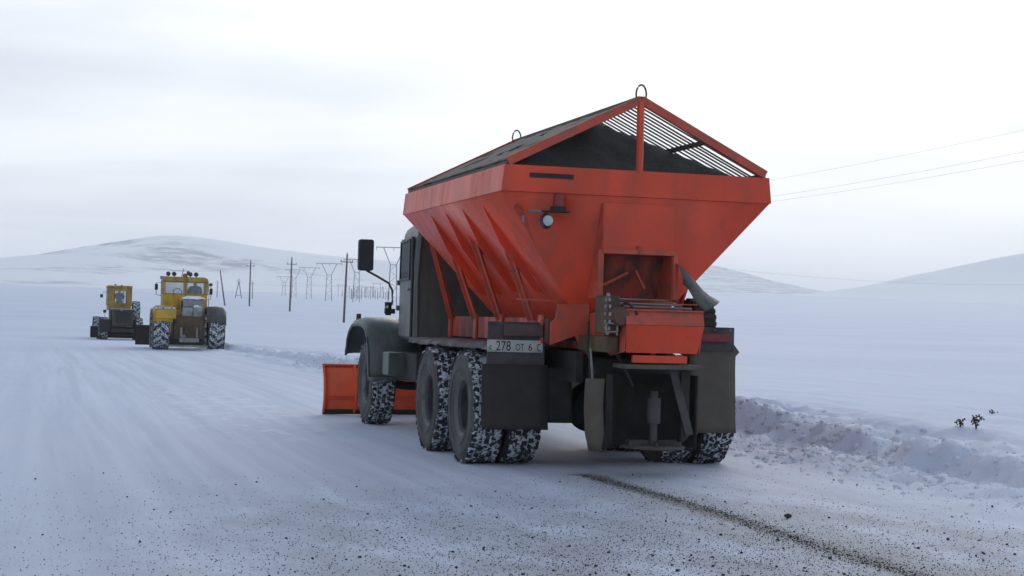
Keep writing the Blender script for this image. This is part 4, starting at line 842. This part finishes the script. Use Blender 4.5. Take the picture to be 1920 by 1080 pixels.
# far rows of posts and small gantries
pm = MB().tube([(0, 0, -.5), (0, 0, 1)], .5, 6).mesh('far_post', 'pylon'); rr = random.Random(21)
for k in range(44):
    px = 652+k*2.15+rr.uniform(-1.2, 1.2) if k < 38 else 630+rr.uniform(0, 40); D = rr.uniform(900, 1400); g = ground_at(px, D)
    o = link('far_post', pm); o.location = g; o.scale = (.30, .30, rr.uniform(4, 8.5)); tag(o, 'thin grey post in the crowded far row between mirror and cab', 'post', 'far posts on the plain')
for px, D, hh in ((640, 1300, 9), (690, 1250, 8), (705, 1500, 12)):
    o = empty('far_gantry', ground_at(px, D), -YAW); tag(o, 'faint far portal gantry rising above the row of thin posts', 'gantry', 'far gantries on the plain')
    for x_ in (-3, 3): MB().bar((x_, 0, -.5), (x_, 0, hh), .3, .3).build('leg', 'pylon', o)
    MB().bar((-4.5, 0, hh), (4.5, 0, hh), .3, .3).build('beam', 'pylon', o)
# ------------------------------------------------------------------ weeds, stones, grit, clods
def weed(px, py, D, h, label, n, seed):
    p = at_depth(px, py, D); p.z = gz(p.x, p.y); o = empty('dry_weed', p); tag(o, label, 'weed', None); rr = random.Random(seed)
    for k in range(n):
        a = rr.uniform(0, 2*pi); l = rr.uniform(.5, 1)*h; e = (math.cos(a)*l*.35, math.sin(a)*l*.35, l)
        m = MB(); m.tube([(0, 0, -.02), (e[0]*.4, e[1]*.4, l*.55), e], [.004, .003, .003], 5)
        for q_ in range(9):
            c = Vector(e)+Vector((rr.gauss(0, .02), rr.gauss(0, .02), rr.gauss(-.015, .022))); m.hexa([c+Vector(v)*.007 for v in ((-1, -1, -1), (1, -1, -1), (1, 1, -1), (-1, 1, -1))], [c+Vector(v)*.005 for v in ((-1, -1, 1), (1, -1, 1), (1, 1, 1), (-1, 1, 1))])
        m.build('stem', 'weed', o)
for px, py, h, n, lb, sd in ((1830, 806, .14, 6, 'taller dark dry weed tuft poking from the snow behind the bank', 1), (1800, 800, .07, 4, 'short dry weed tuft beside the taller weed', 2), (1861, 776, .05, 2, 'tiny lone weed sprig behind the two weed tufts', 3)):
    # distance found where the view ray meets the built ground
    dr = ray(px, py); t = 8.0
    while t < 60:
        c = CAM+dr*t
        if c.z <= gz(c.x, c.y): break
        t += .05
    weed(px, py, t, h, lb, n, sd)
def rock_mesh(seed, n=0):
    rr = random.Random(seed); b = bmesh.new(); bmesh.ops.create_icosphere(b, subdivisions=1, radius=1)
    for v in b.verts: v.co = v.co*rr.uniform(.72, 1.15); v.co.z *= .7
    me = bpy.data.meshes.new('stone'); b.to_mesh(me); b.free(); me.materials.append(M['stone']); return me
RM = [rock_mesh(k) for k in range(6)]
p = at_depth(1478, 976, 11.6)
o = link('stone', RM[0]); bx_, by_ = -.03, -4.46; o.location = (bx_, by_, gz(bx_, by_)+.018); o.scale = (.032, .03, .026); tag(o, 'largest dark stone lying right of the grit line', 'stone')
rr = random.Random(31)
def grit_density(x, y):
    if y > -.7 or x < -7 or x > 2.6: return 0
    t = min(1, max(0, (-.8-y)/5.5)); side = math.exp(-((x+1.6)/2.4)**2); return t**1.8*side
cnt = 0
while cnt < 240:
    x_, y_ = rr.uniform(-6.2, 2.2), rr.uniform(-8.6, -.8)
    if rr.random() > grit_density(x_, y_)+.06: continue
    s_ = rr.uniform(.006, .0115)*(1.25 if rr.random() < .12 else 1); o = link('road_stone', RM[rr.randrange(6)]); o.location = (x_, y_, gz(x_, y_)+s_*.45); o.scale = (s_, s_*rr.uniform(.8, 1.2), s_); o.rotation_euler = (0, 0, rr.uniform(0, 6.3))
    tag(o, 'small dark stone scattered on the gritted snow behind the truck', 'stone', 'stones scattered on the gritted road'); cnt += 1
tmpl = [[(1, 0, 0), (0, 1, 0), (-1, 0, 0), (0, -1, 0), (0, 0, .8), (0, 0, -.5)], [(0, 1, 4), (1, 2, 4), (2, 3, 4), (3, 0, 4), (1, 0, 5), (2, 1, 5), (3, 2, 5), (0, 3, 5)]]
_b = bmesh.new(); bmesh.ops.create_icosphere(_b, subdivisions=1, radius=1); _b.verts.ensure_lookup_table()
ICO = [[tuple(v.co) for v in _b.verts], [tuple(v.index for v in f.verts) for f in _b.faces]]; _b.free()
def scatter(name, pts, mname, label, tmpl=tmpl):
    V = []; F = []
    for (x_, y_, z_, s_, fl) in pts:
        o_ = len(V); a = rr.uniform(0, 6.3); ca, sa = math.cos(a), math.sin(a)
        for v in tmpl[0]:
            j = rr.uniform(.7, 1.25)*s_; vx, vy = v[0]*j, v[1]*j*rr.uniform(.7, 1.1); V.append((x_+vx*ca-vy*sa, y_+vx*sa+vy*ca, z_+v[2]*j*fl))
        F += [tuple(i+o_ for i in f) for f in tmpl[1]]
    me = bpy.data.meshes.new(name); me.from_pydata(V, [], F); me.materials.append(M[mname] if isinstance(mname, str) else mname); o = link(name, me); tag(o, label, None, None, 'stuff'); o['category'] = name.split('_')[-1]; return o
pts = []
while len(pts) < 34000:
    x_, y_ = rr.uniform(-6.5, 2.4), rr.uniform(-8.8, -.7)
    if rr.random() > grit_density(x_, y_)+.015: continue
    s_ = .0018+.0042*rr.random()**2.5; pts.append((x_, y_, gz(x_, y_)+s_*.3, s_, 1))
for k in range(5200):       # dribbled line
    y_ = rr.uniform(-9.5, -1.2); x_ = -.43+.05*math.sin(y_*1.3)+rr.gauss(0, .055)*(1 if rr.random() < .7 else 3.2); s_ = .002+.005*rr.random()**2; pts.append((x_, y_, gz(x_, y_)+s_*.4, s_, 1))
scatter('spilled_grit', pts, 'grit', 'fine dark grit strewn over the snow and in a line behind the truck')
pts = []
while len(pts) < 7000:      # snow clods at the foot of the ploughed bank
    y_ = rr.uniform(-5, 30); x_ = float(berm_x(y_))+rr.gauss(-.45, .5)
    if x_ < 1.45 or x_ > 4: continue
    s_ = (.012+.05*rr.random()**3.5)*min(1, max(.35, (y_+7)/8)); pts.append((x_, y_, gz(x_, y_)-s_*.05, s_, .75))
clodm = mat('snow_clod', (.72, .74, .80), .85, dirt=(.55, .53, .55), dirt_amt=.6, dirt_scale=3, bump=.4)
scatter('snow_clods', pts, clodm, 'broken snow clods along the foot of the ploughed bank', ICO)

# ------------------------------------------------------------------ winter haze over the whole plain
hz = MB(); hz.box(-9500, 9500, -3000, 12000, -12, 330); hm = bpy.data.materials.new('winter_haze'); hm.use_nodes = True; N = NT(hm.node_tree); N.n.remove(N.n['Principled BSDF'])
pv = N.new('ShaderNodeVolumePrincipled', i={'Density': 2.0e-4, 'Anisotropy': .2}); pv.inputs['Color'].default_value = (.98, .99, 1, 1); N.link(pv.outputs[0], N.n['Material Output'].inputs['Volume'])
tag(hz.build('haze', hm), 'thin pale winter haze over the snow plain', None, None, 'stuff')
